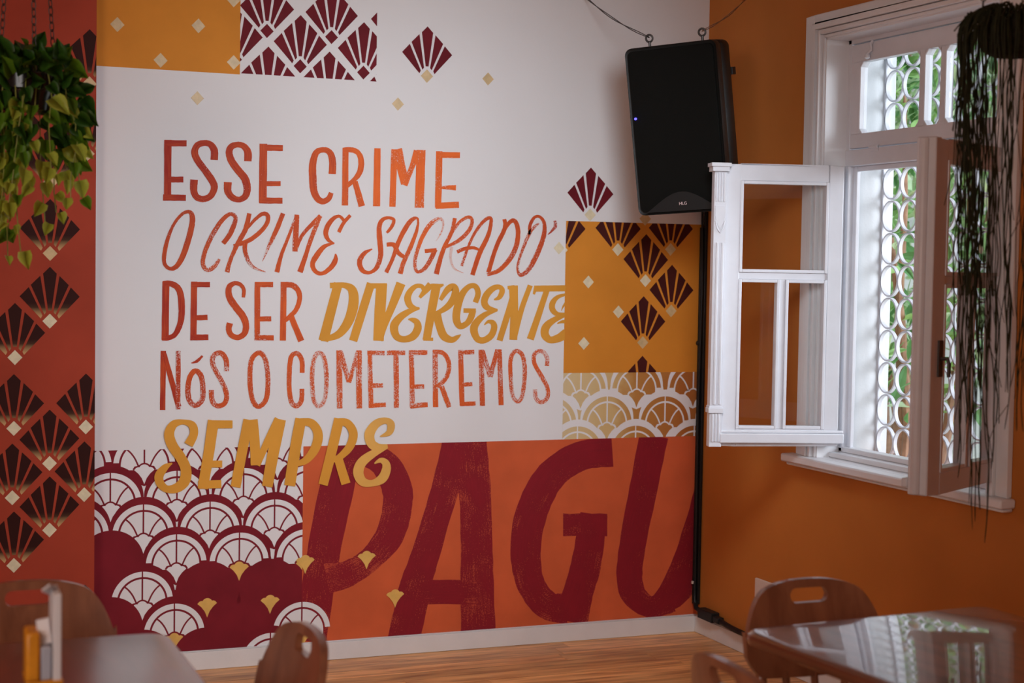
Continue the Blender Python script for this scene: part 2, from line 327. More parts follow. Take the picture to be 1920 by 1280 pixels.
def stroke(pb, fr, sc, pts, ws, tone=.3, dry=.1, closed=False, cl=None, lay=0, rag=.4, tone2=None, dry2=None, clip_=None):
    """a brush stroke: centre line pts with widths ws in crop pixels; tone/dry may run along the stroke"""
    if not isinstance(ws, (list, tuple)): ws = [ws]*len(pts)
    if closed and pts[0] == pts[-1]: pts = pts[:-1]; ws = ws[:-1]
    c = catmull([(*p, w) for p, w in zip(pts, ws)], closed); n = len(c); L = []; R = []; d = 0; D = []
    for i in range(n):
        a = c[(i-1) % (n-1)] if closed else c[max(0, i-1)]; b = c[(i+1) % (n-1)] if closed else c[min(n-1, i+1)]
        tx, ty = b[0]-a[0], b[1]-a[1]; l = math.hypot(tx, ty) or 1; nx, ny = -ty/l, tx/l
        w2 = max(.5, c[i][2])/2; j1, j2 = (random.uniform(-rag, rag)*sc*.6 for _ in range(2))
        if i: d += math.hypot(c[i][0]-c[i-1][0], c[i][1]-c[i-1][1])
        D.append(d); L.append(wp(*fr(c[i][0]+nx*(w2+j1), c[i][1]+ny*(w2+j1)))); R.append(wp(*fr(c[i][0]-nx*(w2+j2), c[i][1]-ny*(w2+j2))))
    if closed: L[-1] = L[0]; R[-1] = R[0]
    px = 1/sc*.0022; so = random.random()*9
    y = pb.base-LY*lay
    for i in range(n-1):
        for half in (0, 1):
            M0 = [((L[k][0]+R[k][0])/2, (L[k][1]+R[k][1])/2) for k in (i, i+1)]
            if half == 0: q = [L[i], L[i+1], M0[1], M0[0]]; v = (0, 0, 1, 1)
            else: q = [M0[0], M0[1], R[i+1], R[i]]; v = (1, 1, 2, 2)
            wd = [math.hypot(L[k][0]-R[k][0], L[k][1]-R[k][1]) for k in (i, i+1)]
            us = (D[i]*px, D[i+1]*px, D[i+1]*px, D[i]*px); wk = (wd[0], wd[1], wd[1], wd[0])
            f = [i/(n-1), (i+1)/(n-1), (i+1)/(n-1), i/(n-1)]
            pp = [(q[k][0], q[k][1], us[k]+so, (v[k]-1)*wk[k]/2+so, tone+((tone2 if tone2 is not None else tone)-tone)*f[k],
                   dry+((dry2 if dry2 is not None else dry)-dry)*f[k]+(.10 if v[k] != 1 else 0)) for k in range(4)]
            if cl: pp = clip(pp, cl)
            if len(pp) < 3: continue
            ar = sum(pp[k-1][0]*pp[k][1]-pp[k][0]*pp[k-1][1] for k in range(len(pp)))
            if ar < 0: pp = pp[::-1]
            pb.face([(p[0], y, p[1]) for p in pp], 0, [(p[2], p[3]) for p in pp], [(p[4], p[5], 0) for p in pp])
LN = [0]
def letter(name, fr, sc, strokes, m, parent, tone=.3, dry=.1, lay=0, rag=.4, cl=None, label=None, joint=True):
    LN[0] += .37; lay += LN[0] % 5
    pb = Paint(-.0012)
    for i, s in enumerate(strokes):
        kw = s[2] if len(s) > 2 else {}
        stroke(pb, fr, sc, s[0], s[1], kw.get('t', tone), kw.get('d', dry), kw.get('c', False), cl, lay+i*1.3, rag, kw.get('t2'), kw.get('d2'))
    o = pb.build('letter', m, parent, attr=True)
    o['label'] = label or ('painted letter '+name); return o

def block(name, label, r, m, lay=0):
    pb = Paint(-.0003); pb.poly(r, 0, lay); o = pb.build(name, m, back, attr=True); o['label'] = label; return o
P_must0 = block('colour_block', 'mustard block at the top left of the mural', rect(-2.6265, -2.0695, 2.337, H-.001), M_must)
P_top = block('fan_panel', 'white block of maroon deco fans at the top', R_TOP, M_white)
P_must = block('colour_block', 'mustard block with maroon fans beside the corner', R_MUST, M_must)
P_red = block('colour_block', 'burnt orange block with giant dark red letters', R_RED, M_orange)
P_sc = block('scallop_panel', 'white block of dark red scallop pattern, lower left', R_SC, M_white)
# gold block: the ground itself runs from pale gold leaf to ochre
def goldmat():
    m = mat('gold_to_ochre_paint', (.6, .4, .2), .5, .4); nt = m.node_tree; b = nt.nodes['Principled BSDF']; tc = nt.nodes.new('ShaderNodeTexCoord')
    sp = nt.nodes.new('ShaderNodeSeparateXYZ'); nt.links.new(tc.outputs['Object'], sp.inputs[0]); n = nt.nodes.new('ShaderNodeTexNoise'); n.inputs['Scale'].default_value = 12; nt.links.new(tc.outputs['Object'], n.inputs[0])
    a = nt.nodes.new('ShaderNodeMath'); a.operation = 'MULTIPLY_ADD'; nt.links.new(n.outputs[0], a.inputs[0]); a.inputs[1].default_value = .16; nt.links.new(sp.outputs[0], a.inputs[2])
    r = nt.nodes.new('ShaderNodeMapRange'); r.inputs[1].default_value = -.62; r.inputs[2].default_value = 0.0; nt.links.new(a.outputs[0], r.inputs[0])
    c = nt.nodes.new('ShaderNodeValToRGB'); e = c.color_ramp.elements; e[0].color = (.66, .52, .30, 1); e[1].position = 1; e[1].color = (.42, .14, .03, 1)
    x = e.new(.42); x.color = (.66, .46, .20, 1); x = e.new(.6); x.color = (.50, .23, .055, 1)
    nt.links.new(r.outputs[0], c.inputs[0]); nt.links.new(c.outputs[0], b.inputs['Base Color']); return m
M_g2o = goldmat()
P_gold = block('scallop_panel', 'gold block with white scallop lines under the mustard block', R_GOLD, M_g2o)

# ---- deco fans
FU = .1135
def fan(cx, cz, parent, mats, cl=None, base=-.0007, gold_fade=False, s=1.0):
    pb = Paint(base); u = FU*s
    T = lambda p: (cx+p[0]*u*1.0, cz+p[1]*u)
    pet = [[(-.95, .04), (-.665, .345), (-.235, -.58), (-.285, -.68)], [(-.60, .42), (-.305, .715), (-.115, -.47), (-.175, -.55)], [(-.215, .79), (0, 1.01), (.215, .79), (.055, -.42), (-.055, -.42)]]
    pet += [[(-x, z) for x, z in q] for q in pet[:2]]
    for q in pet:
        if gold_fade:      # petals fade into gold leaf near their foot: split into bands, the tone is in the paint itself
            ys = [1.1, -.18, -.32, -.46, -.6, -.75]
            for bi in range(5):
                band = clip([T(p) for p in q], [T(p) for p in ((-2, ys[bi+1]), (2, ys[bi+1]), (2, ys[bi]), (-2, ys[bi]))])
                if band: pb.poly(band, 0, 1, cl, col=lambda p: (max(0, min(1, (-.30-(p[1]-cz)/u)/.34)), 0, 0))
        else: pb.poly([T(p) for p in q], 0, 1, cl)
    pb.poly([T(p) for p in ((0, -.52), (.235, -.765), (0, -1.01), (-.235, -.765))], 1, 1, cl)
    return pb.build('fan', mats, parent, attr=True)
def fademat():
    m = mat('maroon_to_gold_fan_paint', (.06, .01, .01), .6, .12); nt = m.node_tree; b = nt.nodes['Principled BSDF']
    at = nt.nodes.new('ShaderNodeAttribute'); at.attribute_name = 'paint'; sp = nt.nodes.new('ShaderNodeSeparateColor'); nt.links.new(at.outputs['Color'], sp.inputs[0])
    mx = nt.nodes.new('ShaderNodeMix'); mx.data_type = 'RGBA'; nt.links.new(sp.outputs[0], mx.inputs[0]); mx.inputs[6].default_value = (.034, .008, .006, 1); mx.inputs[7].default_value = (.60, .36, .16, 1)
    nt.links.new(mx.outputs[2], b.inputs['Base Color']); return m
M_fade = fademat()
Hf = frame(440, 0, 3.692)
for x, y in ((225, 60), (672, 105), (1120, 152), (5, 255), (455, 306), (893, 352), (232, 525), (655, 557), (1090, 605), (-215, 10)):
    fan(*wp(*Hf(x, y)), P_top, [M_fan, M_fan], R_TOP)
fan(*wp(801, 102.5), back, [M_fan, M_leafgold])['label'] = 'single maroon fan with gold tip at the top of the white area'
fan(*wp(1107, 364.5), back, [M_fan, M_cream], base=-.0011)['label'] = 'single maroon fan just above the mustard block'
If = frame(1030, 300, 4.923)
for i, (x, y) in enumerate(((635, 640), (1122, 640), (120, 640), (890, 927))): fan(*wp(*If(x, y)), P_must, [M_fan2, M_cream if i != 1 else M_leafgold], R_MUST)
for x, y in ((1259, 545.5), (1205.8, 604.5), (1203.5, 716)): fan(*wp(x, y), P_must, [M_fan2, M_leafgold], R_MUST)
def diamond(x, y, m, parent, cl=None, s=1.0, base=-.0008):
    c = wp(x, y); pb = Paint(base); h = .0255*s
    pb.poly([(c[0], c[1]+h*1.06), (c[0]+h, c[1]), (c[0], c[1]-h*1.06), (c[0]-h, c[1])], 0, 0, cl); return pb.build('diamond', m, parent, attr=True)
for x, y in ((915, 148), (746, 195), (370, 184), (1048, 465)): diamond(x, y, M_leafgold if x < 1000 else M_cream, back)
diamond(1209.5, 410, M_leafgold, back, s=1.1, base=-.0011)
for x, y in ((372, 48.5), (301, 113), (438, 117), (220, 46), (438, 0)): diamond(x, y, M_leafgold, P_must0, s=1.05)
for x, y in ((1103, 528.5), (1159.4, 584.5), (1094.5, 643.6)): diamond(x, y, M_cream, P_must, s=1.03)
# pier fans: same stencil on the pier's own face, wrapping round its edge
def pp_(x, y):
    h = hit(x, y, 1, -.085); return (h.x, h.z)
R_PIER = rect(-4, -2.6278, .02, H-.01)
for x, y in ((168, 113), (164, 244), (94, 170), (95, 297), (94, 431), (23, 235), (93.5, 558), (28, 626), (26, 759), (161, 757), (93, 825), (23, 889), (158, 884), (93, 950), (26, 1016), (159, 1152)):
    fan(*pp_(x, y), pier, [M_fade, M_leafgold if y < 500 else M_cream], R_PIER, base=-.0858, gold_fade=True)
pb = Paint(-.0004)

# ---- scallops
SU = .238/455
def circ(cx, cz, r, a0, a1, n=26): return [(cx+r*math.cos(a0+(a1-a0)*i/n), cz+r*math.sin(a0+(a1-a0)*i/n)) for i in range(n+1)]
def scallop(x, y, parent, mats, base, cl, solid=False, flower=1, showdome=True, lw=1.0):
    """x,y photo pixel of the dome's top; mats = [outline, fill, flower]"""
    X, Z = wp(x, y); pb = Paint(base); T = lambda p: (X+p[0]*SU, Z-p[1]*SU)
    P = lambda pts, mi, lay: pb.poly([T(p) for p in pts], mi, lay, cl)
    def C(cx, cy, r, d0, d1, n=26): return [(cx+r*math.cos(math.radians(d0+(d1-d0)*i/n)), cy-r*math.sin(math.radians(d0+(d1-d0)*i/n))) for i in range(n+1)]
    if showdome: P(C(0, 242, 242, 0, 180, 40)+[(-258, 325), (-150, 380), (0, 440), (150, 380), (258, 325)], 0, random.random()*.8)
    if not solid:
        for sgn in (1, -1):     # ring halves
            o_ = C(0, 283, 226, 5 if sgn > 0 else 175, 88.8 if sgn > 0 else 91.2, 16); i_ = C(0, 283, 186, 88.4 if sgn > 0 else 91.6, 6 if sgn > 0 else 174, 16)
            q = o_+i_
            for j in range(16): P([q[j], q[j+1], q[33-j-1], q[33-j]], 1, 1)
        P(C(0, 283, 171, -12, 192, 30), 1, 1)
        for q in ([(0, 96), (0, 275)], [(-128, 165), (-100, 190), (-70, 232), (-44, 288)], [(128, 165), (100, 190), (70, 232), (44, 288)]):
            q = q if len(q) == 2 else catmull([(*p, 0) for p in q]); w_ = 6*lw
            for a, b in zip(q[:-1], q[1:]):
                l = math.hypot(b[0]-a[0], b[1]-a[1]) or 1; nx, ny = -(b[1]-a[1])/l*w_, (b[0]-a[0])/l*w_
                P([(a[0]+nx, a[1]+ny), (b[0]+nx, b[1]+ny), (b[0]-nx, b[1]-ny), (a[0]-nx, a[1]-ny)], 0, 2)
    def fl(g, t, mi, lay):
        P([(-74-g, 319-t*.5), (-60-g, 303-t), (-46, 298-t), (-36-g*.4, 299-t)]+C(0, 318, 40+g, 152, 28, 12)+[(36+g*.4, 299-t), (46, 298-t), (60+g, 303-t), (74+g, 319-t*.5), (44, 345), (18, 380), (0, 425), (-18, 380), (-44, 345)], mi, lay)
    if flower:
        if not solid: fl(12*lw, 11*lw, 0, 3)
        fl(0, 0, 2, 4)
    return pb.build('scallop', mats, parent, attr=True)
rows = [  # (row, x, y of dome top, solid, flower material)
 [(271, 800, 0, 1), (393, 800, 0, 1), (521, 792, 0, 1), (150, 800, 0, 1)],
 [(207, 872, 0, 1), (332, 868, 0, 1), (457, 863, 0, 1), (578, 858, 0, 1)],
 [(145, 932, 0, 1), (269, 931, 0, 1), (394, 926, 0, 1), (515, 922, 0, 1)],
 [(208, 994, 1, 0), (331, 987, 0, 1), (449, 984, 0, 2), (573, 978, 0, 2)],
 [(145, 1060, 1, 0), (267, 1057, 0, 1), (389, 1052, 1, 2), (507, 1047, 1, 2)],
 [(206, 1119, 1, 0), (327, 1117, 0, 2)],
 [(267, 1180, 1, 0), (383, 1176, 1, 0)]]
for ri, row in enumerate(rows):
    for x, y, so, f in row:
        cl = R_SC
        if ri == 3 and x > 560: cl = R_SC
        scallop(x, y, P_sc, [M_dred, M_white, M_flower if f == 2 else M_white], -.0008-.00022*ri, cl, bool(so), f)
# dark ground behind the lower domes
pb = Paint(-.0008-.00022*3.5)
pb.poly([wp(*p) for p in ((172, 1030), (210, 1100), (420, 1110), (440, 1060), (567, 1060), (566, 1230), (172, 1230))], 0, 0, R_SC); pb.build('painted_ground', M_dred, P_sc, attr=True)['label'] = 'solid dark red area under the scallops'
# motifs straying over the orange block
_r = scallop(566, 1114, P_red, [M_dred, M_white, M_flower], -.0026, rect(-2.6, -1.0, .0765, .87), False, 1, False); _r['label'] = 'white scallop across the edge of the orange block'
_r = scallop(507, 1172, P_sc, [M_dred, M_white, M_flower], -.0027, R_SC, False, 0, True)
def flower(x, y, parent, m=M_flower):
    X, Z = wp(x, y); pb = Paint(-.0028); T = lambda p: (X+p[0]*SU, Z-(p[1]-345)*SU)
    q = [(-74, 319), (-60, 303), (-46, 298), (-36, 299)]+[(40*math.cos(math.radians(152-124*i/10)), 318-40*math.sin(math.radians(152-124*i/10))) for i in range(11)]+[(36, 299), (46, 298), (60, 303), (74, 319), (44, 345), (18, 380), (0, 425), (-18, 380), (-44, 345)]
    pb.poly([T(p) for p in q], 0, 0); return pb.build('flower', m, parent, attr=True)
for x, y, p in ((687, 1048, P_red), (740.5, 1120, P_red), (572, 1056, P_red)): flower(x, y, p)
for ri, (yy, xs) in enumerate(((669, (1090, 1195, 1301)), (731, (1034, 1139, 1247.5, 1352)), (786, (1083, 1192, 1302)))):
    for i, x in enumerate(xs): scallop(x, yy+[0, -1, -1, -1][i], P_gold, [M_white, M_g2o, M_g2o], -.0006-.00022*ri, R_GOLD, False, 1, True, 1.1)

# ---- lettering
A = frame(280, 230, 4.2675); B = frame(560, 230, 4.2675); C_ = frame(640, 380, 4.174); D = frame(280, 500, 4.2675); E_ = frame(660, 630, 4.2675); F_ = frame(160, 760, 3.2); G_ = frame(560, 800, 2.4615)
s4 = 4.2675; BR = M_brush
def Ls(ch, fr, st, tone, dry, **k): return letter(ch, fr, s4, st, BR, back, tone, dry, label='red brush painted letter '+ch, **k)
Ls('E', A, [([(148, 137), (146, 620)], 58), ([(120, 163), (298, 165)], 50), ([(150, 455), (272, 455)], 47), ([(110, 597), (292, 600)], 50)], .12, .05)
Ls('S', A, [([(518, 298), (520, 225), (490, 175), (440, 162), (385, 180), (362, 235), (385, 300), (440, 375), (500, 460), (520, 520), (490, 585), (435, 610), (380, 595), (355, 540), (358, 455)], [60, 58, 50, 48, 52, 55, 55, 55, 58, 55, 52, 50, 52, 56, 62])], .2, .1)
Ls('S', A, [([(788, 308), (788, 235), (755, 188), (705, 175), (655, 193), (638, 240), (660, 310), (715, 385), (765, 450), (783, 530), (765, 590), (715, 615), (660, 595), (628, 545), (628, 475)], [60, 58, 50, 46, 52, 55, 58, 60, 62, 58, 52, 46, 52, 58, 64])], .28, .1)
Ls('E', A, [([(913, 168), (907, 640)], 62), ([(925, 200), (1068, 203)], 48), ([(935, 487), (1050, 487)], 40), ([(880, 622), (1065, 624)], 48)], .4, .12)
Ls('C', B, [([(268, 410), (270, 300), (245, 235), (195, 217), (140, 240), (112, 330), (112, 430), (120, 540), (150, 605), (195, 630), (240, 605), (260, 560)], [58, 56, 48, 44, 50, 58, 60, 58, 52, 48, 44, 38])], .5, .08, )
Ls('R', B, [([(375, 200), (370, 662)], 50), ([(355, 218), (430, 218), (478, 245), (500, 310), (488, 395), (440, 460), (385, 505)], [40, 42, 42, 46, 46, 38, 40]), ([(450, 470), (505, 668)], [44, 52])], .75, .15)
Ls('I', B, [([(630, 205), (622, 668)], [50, 58])], .9, .2)
Ls('M', B, [([(765, 212), (750, 672)], 50), ([(785, 212), (850, 490)], [84, 62]), ([(845, 500), (900, 370), (950, 225)], [50, 42, 60]), ([(978, 218), (965, 680)], [72, 74])], .95, .25)
Ls('E', B, [([(1125, 228), (1115, 680)], 52), ([(1105, 257), (1290, 260)], 48), ([(1135, 518), (1200, 518), (1258, 520)], [22, 34, 44]), ([(1095, 665), (1282, 656)], 50)], .9, .25)
# line 2
def c(w, *a): return [w*i for i in a]
Ls('O', A, [([(345, 770), (325, 890), (270, 1060), (215, 1150), (160, 1165), (120, 1120), (125, 1020), (160, 890), (210, 790), (270, 725), (325, 715)], [44, 46, 46, 40, 30, 30, 34, 28, 24, 26, 32], dict(c=True))], .35, .22)
Ls('C', A, [([(590, 965), (640, 900), (680, 810), (688, 755), (650, 730), (590, 770), (520, 870), (465, 980), (430, 1090), (435, 1150), (470, 1178), (520, 1150), (560, 1090)], [38, 40, 38, 32, 32, 35, 38, 36, 34, 34, 32, 36, 24], dict(d=.15, d2=.5))], .4, .25)
Ls('R', A, [([(800, 725), (770, 850), (700, 980), (645, 1110), (622, 1195)], [36, 40, 36, 32, 38], dict(d=.1, d2=.5)), ([(770, 860), (850, 770), (910, 728), (948, 745), (940, 805), (880, 880), (790, 945), (675, 985)], [20, 26, 32, 34, 34, 36, 36, 28]), ([(768, 960), (765, 1020), (790, 1100), (840, 1160), (930, 1192)], [38, 34, 30, 22, 4], dict(d=.15, d2=.6))], .4, .2)
Ls('I', A, [([(1070, 725), (1020, 850), (960, 980), (905, 1110)], [36, 38, 28, 4], dict(d=.1, d2=.7))], .4, .2)
Ls('M', A, [([(1178, 735), (1110, 920), (1055, 1060), (1020, 1195)], [20, 26, 30, 40], dict(d=.4, d2=.1)), ([(1180, 735), (1172, 880), (1165, 1030)], [40, 44, 42]), ([(1168, 1020), (1230, 890), (1370, 745)], [32, 30, 36]), ([(1365, 745), (1290, 940), (1245, 1080), (1205, 1195)], [36, 34, 36, 46], dict(d=.5, d2=.1))], .5, .2)
Ls('E', A, [([(1515, 875), (1555, 800), (1608, 740)], [30, 30, 26]), ([(1555, 780), (1520, 748), (1470, 768), (1425, 830), (1412, 890), (1435, 940), (1480, 964)], [26, 24, 34, 40, 38, 28, 8]), ([(1480, 964), (1400, 990), (1340, 1060), (1305, 1130), (1330, 1190), (1385, 1205), (1450, 1160), (1488, 1100), (1490, 1048)], [10, 34, 44, 40, 34, 32, 40, 40, 10])], .55, .12)
s2 = .62
Ls('S', C_, [([(355, 235), (395, 185), (410, 135), (370, 117), (320, 135), (296, 190), (300, 290), (308, 400), (280, 500), (225, 545), (165, 530), (142, 460), (180, 395), (242, 362)], [20, 28, 26, 24, 32, 38, 42, 40, 36, 26, 36, 40, 34, 8])], s2, .15)
Ls('A', C_, [([(350, 545), (400, 440), (450, 300), (520, 170), (570, 122), (600, 135), (588, 220), (540, 350), (485, 470), (460, 555)], [32, 30, 36, 38, 28, 16, 26, 34, 34, 40], dict(d=.15, d2=.35)), ([(355, 328), (410, 330), (445, 390), (492, 425)], [32, 36, 34, 30])], s2, .2)
Ls('G', C_, [([(740, 300), (778, 240), (797, 165), (770, 124), (700, 165), (640, 255), (592, 380), (575, 480), (595, 540), (650, 515), (700, 440), (735, 365)], [5, 12, 18, 28, 36, 34, 30, 28, 24, 32, 36, 36], dict(d=.85, d2=.05)), ([(652, 378), (745, 370)], 32)], s2, .15)
Ls('R', C_, [([(888, 120), (862, 230), (800, 360), (765, 470), (742, 558)], [30, 30, 34, 38, 40], dict(d=.3, d2=.05)), ([(865, 235), (920, 155), (990, 112), (1022, 135), (1010, 195), (960, 260), (880, 318), (795, 350)], [22, 24, 26, 26, 30, 32, 28, 26], dict(d=.3)), ([(862, 345), (855, 430), (880, 510), (955, 550)], [26, 20, 16, 5], dict(d=.75))], s2, .2)
Ls('A', C_, [([(942, 495), (965, 420), (1020, 280), (1090, 170), (1145, 122), (1172, 135), (1150, 250), (1080, 400), (1025, 565)], [22, 22, 22, 26, 28, 26, 34, 38, 36], dict(d=.4, d2=.1)), ([(905, 385), (970, 358), (1040, 353), (1085, 375)], [28, 28, 24, 16])], .5, .2)
Ls('D', C_, [([(1275, 128), (1278, 200), (1210, 350), (1150, 545)], [30, 34, 34, 34]), ([(1270, 220), (1320, 150), (1358, 145), (1382, 220), (1368, 340), (1310, 450), (1230, 530), (1140, 562)], [24, 32, 34, 36, 38, 38, 34, 26], dict(d=.05, d2=.5))], .45, .15)
Ls('O', C_, [([(1545, 160), (1480, 225), (1420, 360), (1382, 480), (1385, 545), (1410, 565), (1470, 515), (1540, 380), (1583, 260), (1588, 165), (1555, 112), (1510, 115), (1475, 180), (1472, 250)], [14, 30, 24, 20, 24, 30, 38, 40, 36, 28, 22, 24, 26, 18], dict(d=.5, d2=.15))], .4, .2)
o = Ls('apostrophe', C_, [([(1670, 140), (1672, 190), (1615, 250)], [22, 26, 6])], .2, .4); o['label'] = 'small red brush apostrophe after the second line'
# line 3
Ls('D', D, [([(132, 115), (126, 585)], 56), ([(110, 135), (180, 137), (238, 185), (258, 300), (252, 430), (210, 535), (150, 570), (102, 572)], [44, 46, 50, 52, 48, 42, 38, 34])], .15, .1)
Ls('E', D, [([(358, 118), (352, 588)], 50), ([(335, 141), (485, 142)], 42), ([(370, 408), (465, 405)], 42), ([(330, 565), (472, 563)], 46)], .2, .08)
Ls('S', D, [([(752, 245), (755, 180), (725, 140), (680, 132), (638, 165), (640, 240), (690, 320), (745, 390), (772, 460), (762, 530), (710, 565), (655, 545), (635, 500), (645, 450)], [28, 30, 32, 36, 46, 54, 56, 56, 52, 48, 44, 44, 46, 50])], .45, .1)
Ls('E', D, [([(865, 120), (862, 588)], 45), ([(845, 142), (990, 142)], 42), ([(870, 418), (975, 416)], 40), ([(845, 566), (995, 568)], 42)], .5, .22)
Ls('R', D, [([(1075, 120), (1068, 590)], 48), ([(1055, 146), (1140, 146), (1190, 190), (1202, 260), (1172, 345), (1120, 400), (1085, 432)], [44, 46, 42, 38, 38, 36, 32]), ([(1135, 400), (1215, 594)], [46, 50])], .6, .12)
# line 4
Ls('N', D, [([(113, 672), (106, 1145)], 43), ([(115, 690), (170, 880), (235, 1120)], [40, 42, 44]), ([(232, 672), (230, 1140)], [38, 38], dict(d=.45))], .2, .08)
Ls('o with accent', D, [([(368, 832), (412, 870), (428, 960), (423, 1060), (370, 1108), (322, 1070), (308, 980), (325, 880)], [42]*8, dict(c=True)), ([(335, 770), (380, 755), (425, 712)], [6, 24, 16], dict(t=.1))], .35, .38)
Ls('S', D, [([(617, 835), (615, 750), (585, 697), (545, 690), (508, 722), (510, 785), (550, 865), (600, 960), (618, 1040), (600, 1093), (552, 1113), (512, 1088), (498, 1040), (497, 985)], 40)], .45, .35)
Ls('O', D, [([(877, 687), (925, 732), (946, 850), (948, 960), (933, 1060), (880, 1117), (832, 1080), (808, 960), (806, 830), (824, 732)], 39, dict(c=True))], .5, .33)
Ls('C', D, [([(1222, 848), (1222, 760), (1200, 707), (1167, 692), (1132, 730), (1120, 850), (1120, 980), (1137, 1080), (1172, 1113), (1208, 1088), (1220, 1040), (1220, 975)], 38)], .55, .35)
Ls('O', D, [([(1360, 687), (1398, 732), (1416, 850), (1416, 960), (1398, 1070), (1355, 1115), (1317, 1070), (1304, 960), (1304, 830), (1322, 725)], 36, dict(c=True))], .55, .5)
Ls('M', D, [([(1520, 668), (1522, 1132)], 46), ([(1528, 680), (1598, 920)], 40), ([(1598, 925), (1668, 680)], 34), ([(1676, 668), (1680, 1132)], 46)], .6, .42)
Ls('E', E_, [([(142, 115), (152, 572)], 38), ([(122, 133), (260, 135)], 36), ([(160, 395), (247, 393)], 36), ([(135, 555), (270, 548)], 38)], .6, .45)
Ls('T', E_, [([(278, 133), (425, 133)], 38), ([(352, 140), (355, 573)], 41)], .6, .45)
Ls('E', E_, [([(475, 112), (482, 572)], 40), ([(455, 130), (602, 132)], 38), ([(478, 405), (577, 403)], 36), ([(465, 560), (530, 552), (605, 548)], 40)], .6, .42)
Ls('R', E_, [([(665, 108), (668, 568)], 42), ([(645, 129), (718, 131), (763, 180), (776, 250), (753, 330), (700, 388), (660, 402)], 37), ([(715, 400), (778, 568)], 40)], .6, .42)
Ls('E', E_, [([(868, 110), (880, 555)], 40), ([(850, 130), (978, 128)], 36), ([(880, 388), (962, 383)], 34), ([(865, 543), (988, 538)], 34)], .6, .35)
Ls('M', E_, [([(1033, 108), (1043, 558)], 42), ([(1042, 118), (1105, 325)], 38), ([(1105, 325), (1165, 108)], 40), ([(1178, 105), (1192, 552)], 40)], .5, .4)
Ls('O', E_, [([(1317, 117), (1360, 150), (1380, 230), (1380, 340), (1363, 470), (1330, 523), (1287, 480), (1270, 350), (1266, 220), (1282, 145)], 34, dict(c=True))], .55, .45)
Ls('S', E_, [([(1558, 238), (1560, 180), (1535, 132), (1495, 120), (1457, 150), (1460, 220), (1510, 310), (1558, 400), (1568, 470), (1540, 518), (1500, 525), (1470, 490), (1463, 425)], 34)], .55, .5)
# gold lettering
def Lg(ch, fr, sc, st, **k): return letter(ch, fr, sc, st, k.pop('m', M_gold), back, rag=.12, label='bold mustard painted letter '+ch, **k)
g3 = 4.2675; g4 = 4.174
MR = rect(-3, -.664, .5, 2)
Lg('D', D, g3, [([(1512, 130), (1392, 592)], [72, 80]), ([(1445, 150), (1560, 148), (1625, 190), (1632, 300), (1595, 430), (1525, 530), (1440, 570), (1372, 574)], [44, 46, 72, 82, 78, 64, 46, 38])])
Lg('I', C_, g4, [([(232, 630), (92, 1080)], 66)])
Lg('V', C_, g4, [([(200, 650), (356, 650)], 42), ([(316, 635), (302, 850), (290, 1080)], [84, 86, 82]), ([(466, 630), (400, 800), (335, 960), (302, 1080)], [74, 62, 52, 40])])
Lg('E', C_, g4, [([(612, 742), (655, 690), (700, 640)], [24, 46, 60]), ([(650, 690), (630, 655), (585, 652), (540, 690), (518, 745), (535, 800), (575, 825), (612, 822)], [34, 34, 36, 46, 54, 50, 34, 10]), ([(612, 826), (530, 850), (450, 905), (412, 970), (432, 1045), (490, 1068), (560, 1045), (597, 985), (590, 935), (555, 915), (522, 912)], [14, 44, 60, 66, 56, 50, 60, 62, 50, 34, 8])])
Lg('R', C_, g4, [([(745, 640), (705, 850), (665, 1075)], [70, 66, 62]), ([(655, 690), (700, 652), (760, 652), (800, 640)], [20, 34, 36, 14]), ([(640, 1066), (718, 1068)], 26), ([(775, 760), (830, 680), (875, 658), (893, 700), (860, 780), (800, 835), (725, 872)], [30, 50, 56, 58, 56, 44, 28]), ([(745, 860), (765, 950), (800, 1040), (860, 1072), (905, 1052), (935, 1030)], [66, 62, 64, 50, 34, 6])])
Lg('G', C_, g4, [([(1048, 780), (1070, 710), (1050, 655), (1000, 655), (945, 715), (908, 820), (900, 915), (930, 965), (980, 945), (1012, 900), (1030, 840)], [44, 44, 42, 42, 52, 60, 60, 50, 46, 52, 50]), ([(955, 843), (1052, 845)], 36)])
Lg('E', C_, g4, [([(1193, 758), (1235, 740), (1258, 690), (1238, 660), (1190, 668), (1140, 715), (1118, 775), (1145, 822), (1222, 838)], [10, 36, 44, 38, 46, 54, 54, 46, 14]), ([(1222, 840), (1130, 872), (1062, 930), (1036, 990), (1062, 1062), (1112, 1076), (1170, 1040), (1195, 980), (1185, 940), (1150, 930), (1118, 955)], [16, 42, 56, 62, 52, 50, 52, 50, 44, 26, 8])])
Lg('N', C_, g4, [([(1352, 690), (1305, 860), (1237, 1078)], [40, 48, 48]), ([(1300, 664), (1355, 660)], [26, 34]), ([(1345, 648), (1352, 850), (1345, 1072)], [72, 62, 62]), ([(1478, 646), (1410, 830), (1350, 1050)], [40, 42, 50])])
Lg('T', C_, g4, [([(1508, 672), (1760, 668)], 48), ([(1522, 660), (1506, 716)], [30, 18]), ([(1612, 670), (1535, 900), (1478, 1068)], [44, 50, 56])], cl=MR)
Lg('E', C_, g4, [([(1760, 716), (1692, 738), (1652, 785), (1652, 835), (1692, 872), (1760, 872)], [18, 32, 46, 46, 36, 26]), ([(1760, 872), (1662, 918), (1602, 970), (1592, 1030), (1632, 1072), (1700, 1058), (1760, 1020)], [30, 46, 62, 64, 54, 64, 76]), ([(1688, 945), (1720, 932), (1760, 928)], [8, 22, 32]), ([(1720, 845), (1735, 812), (1760, 780)], [4, 14, 26])], cl=MR)
sf = 3.2; SL = 68
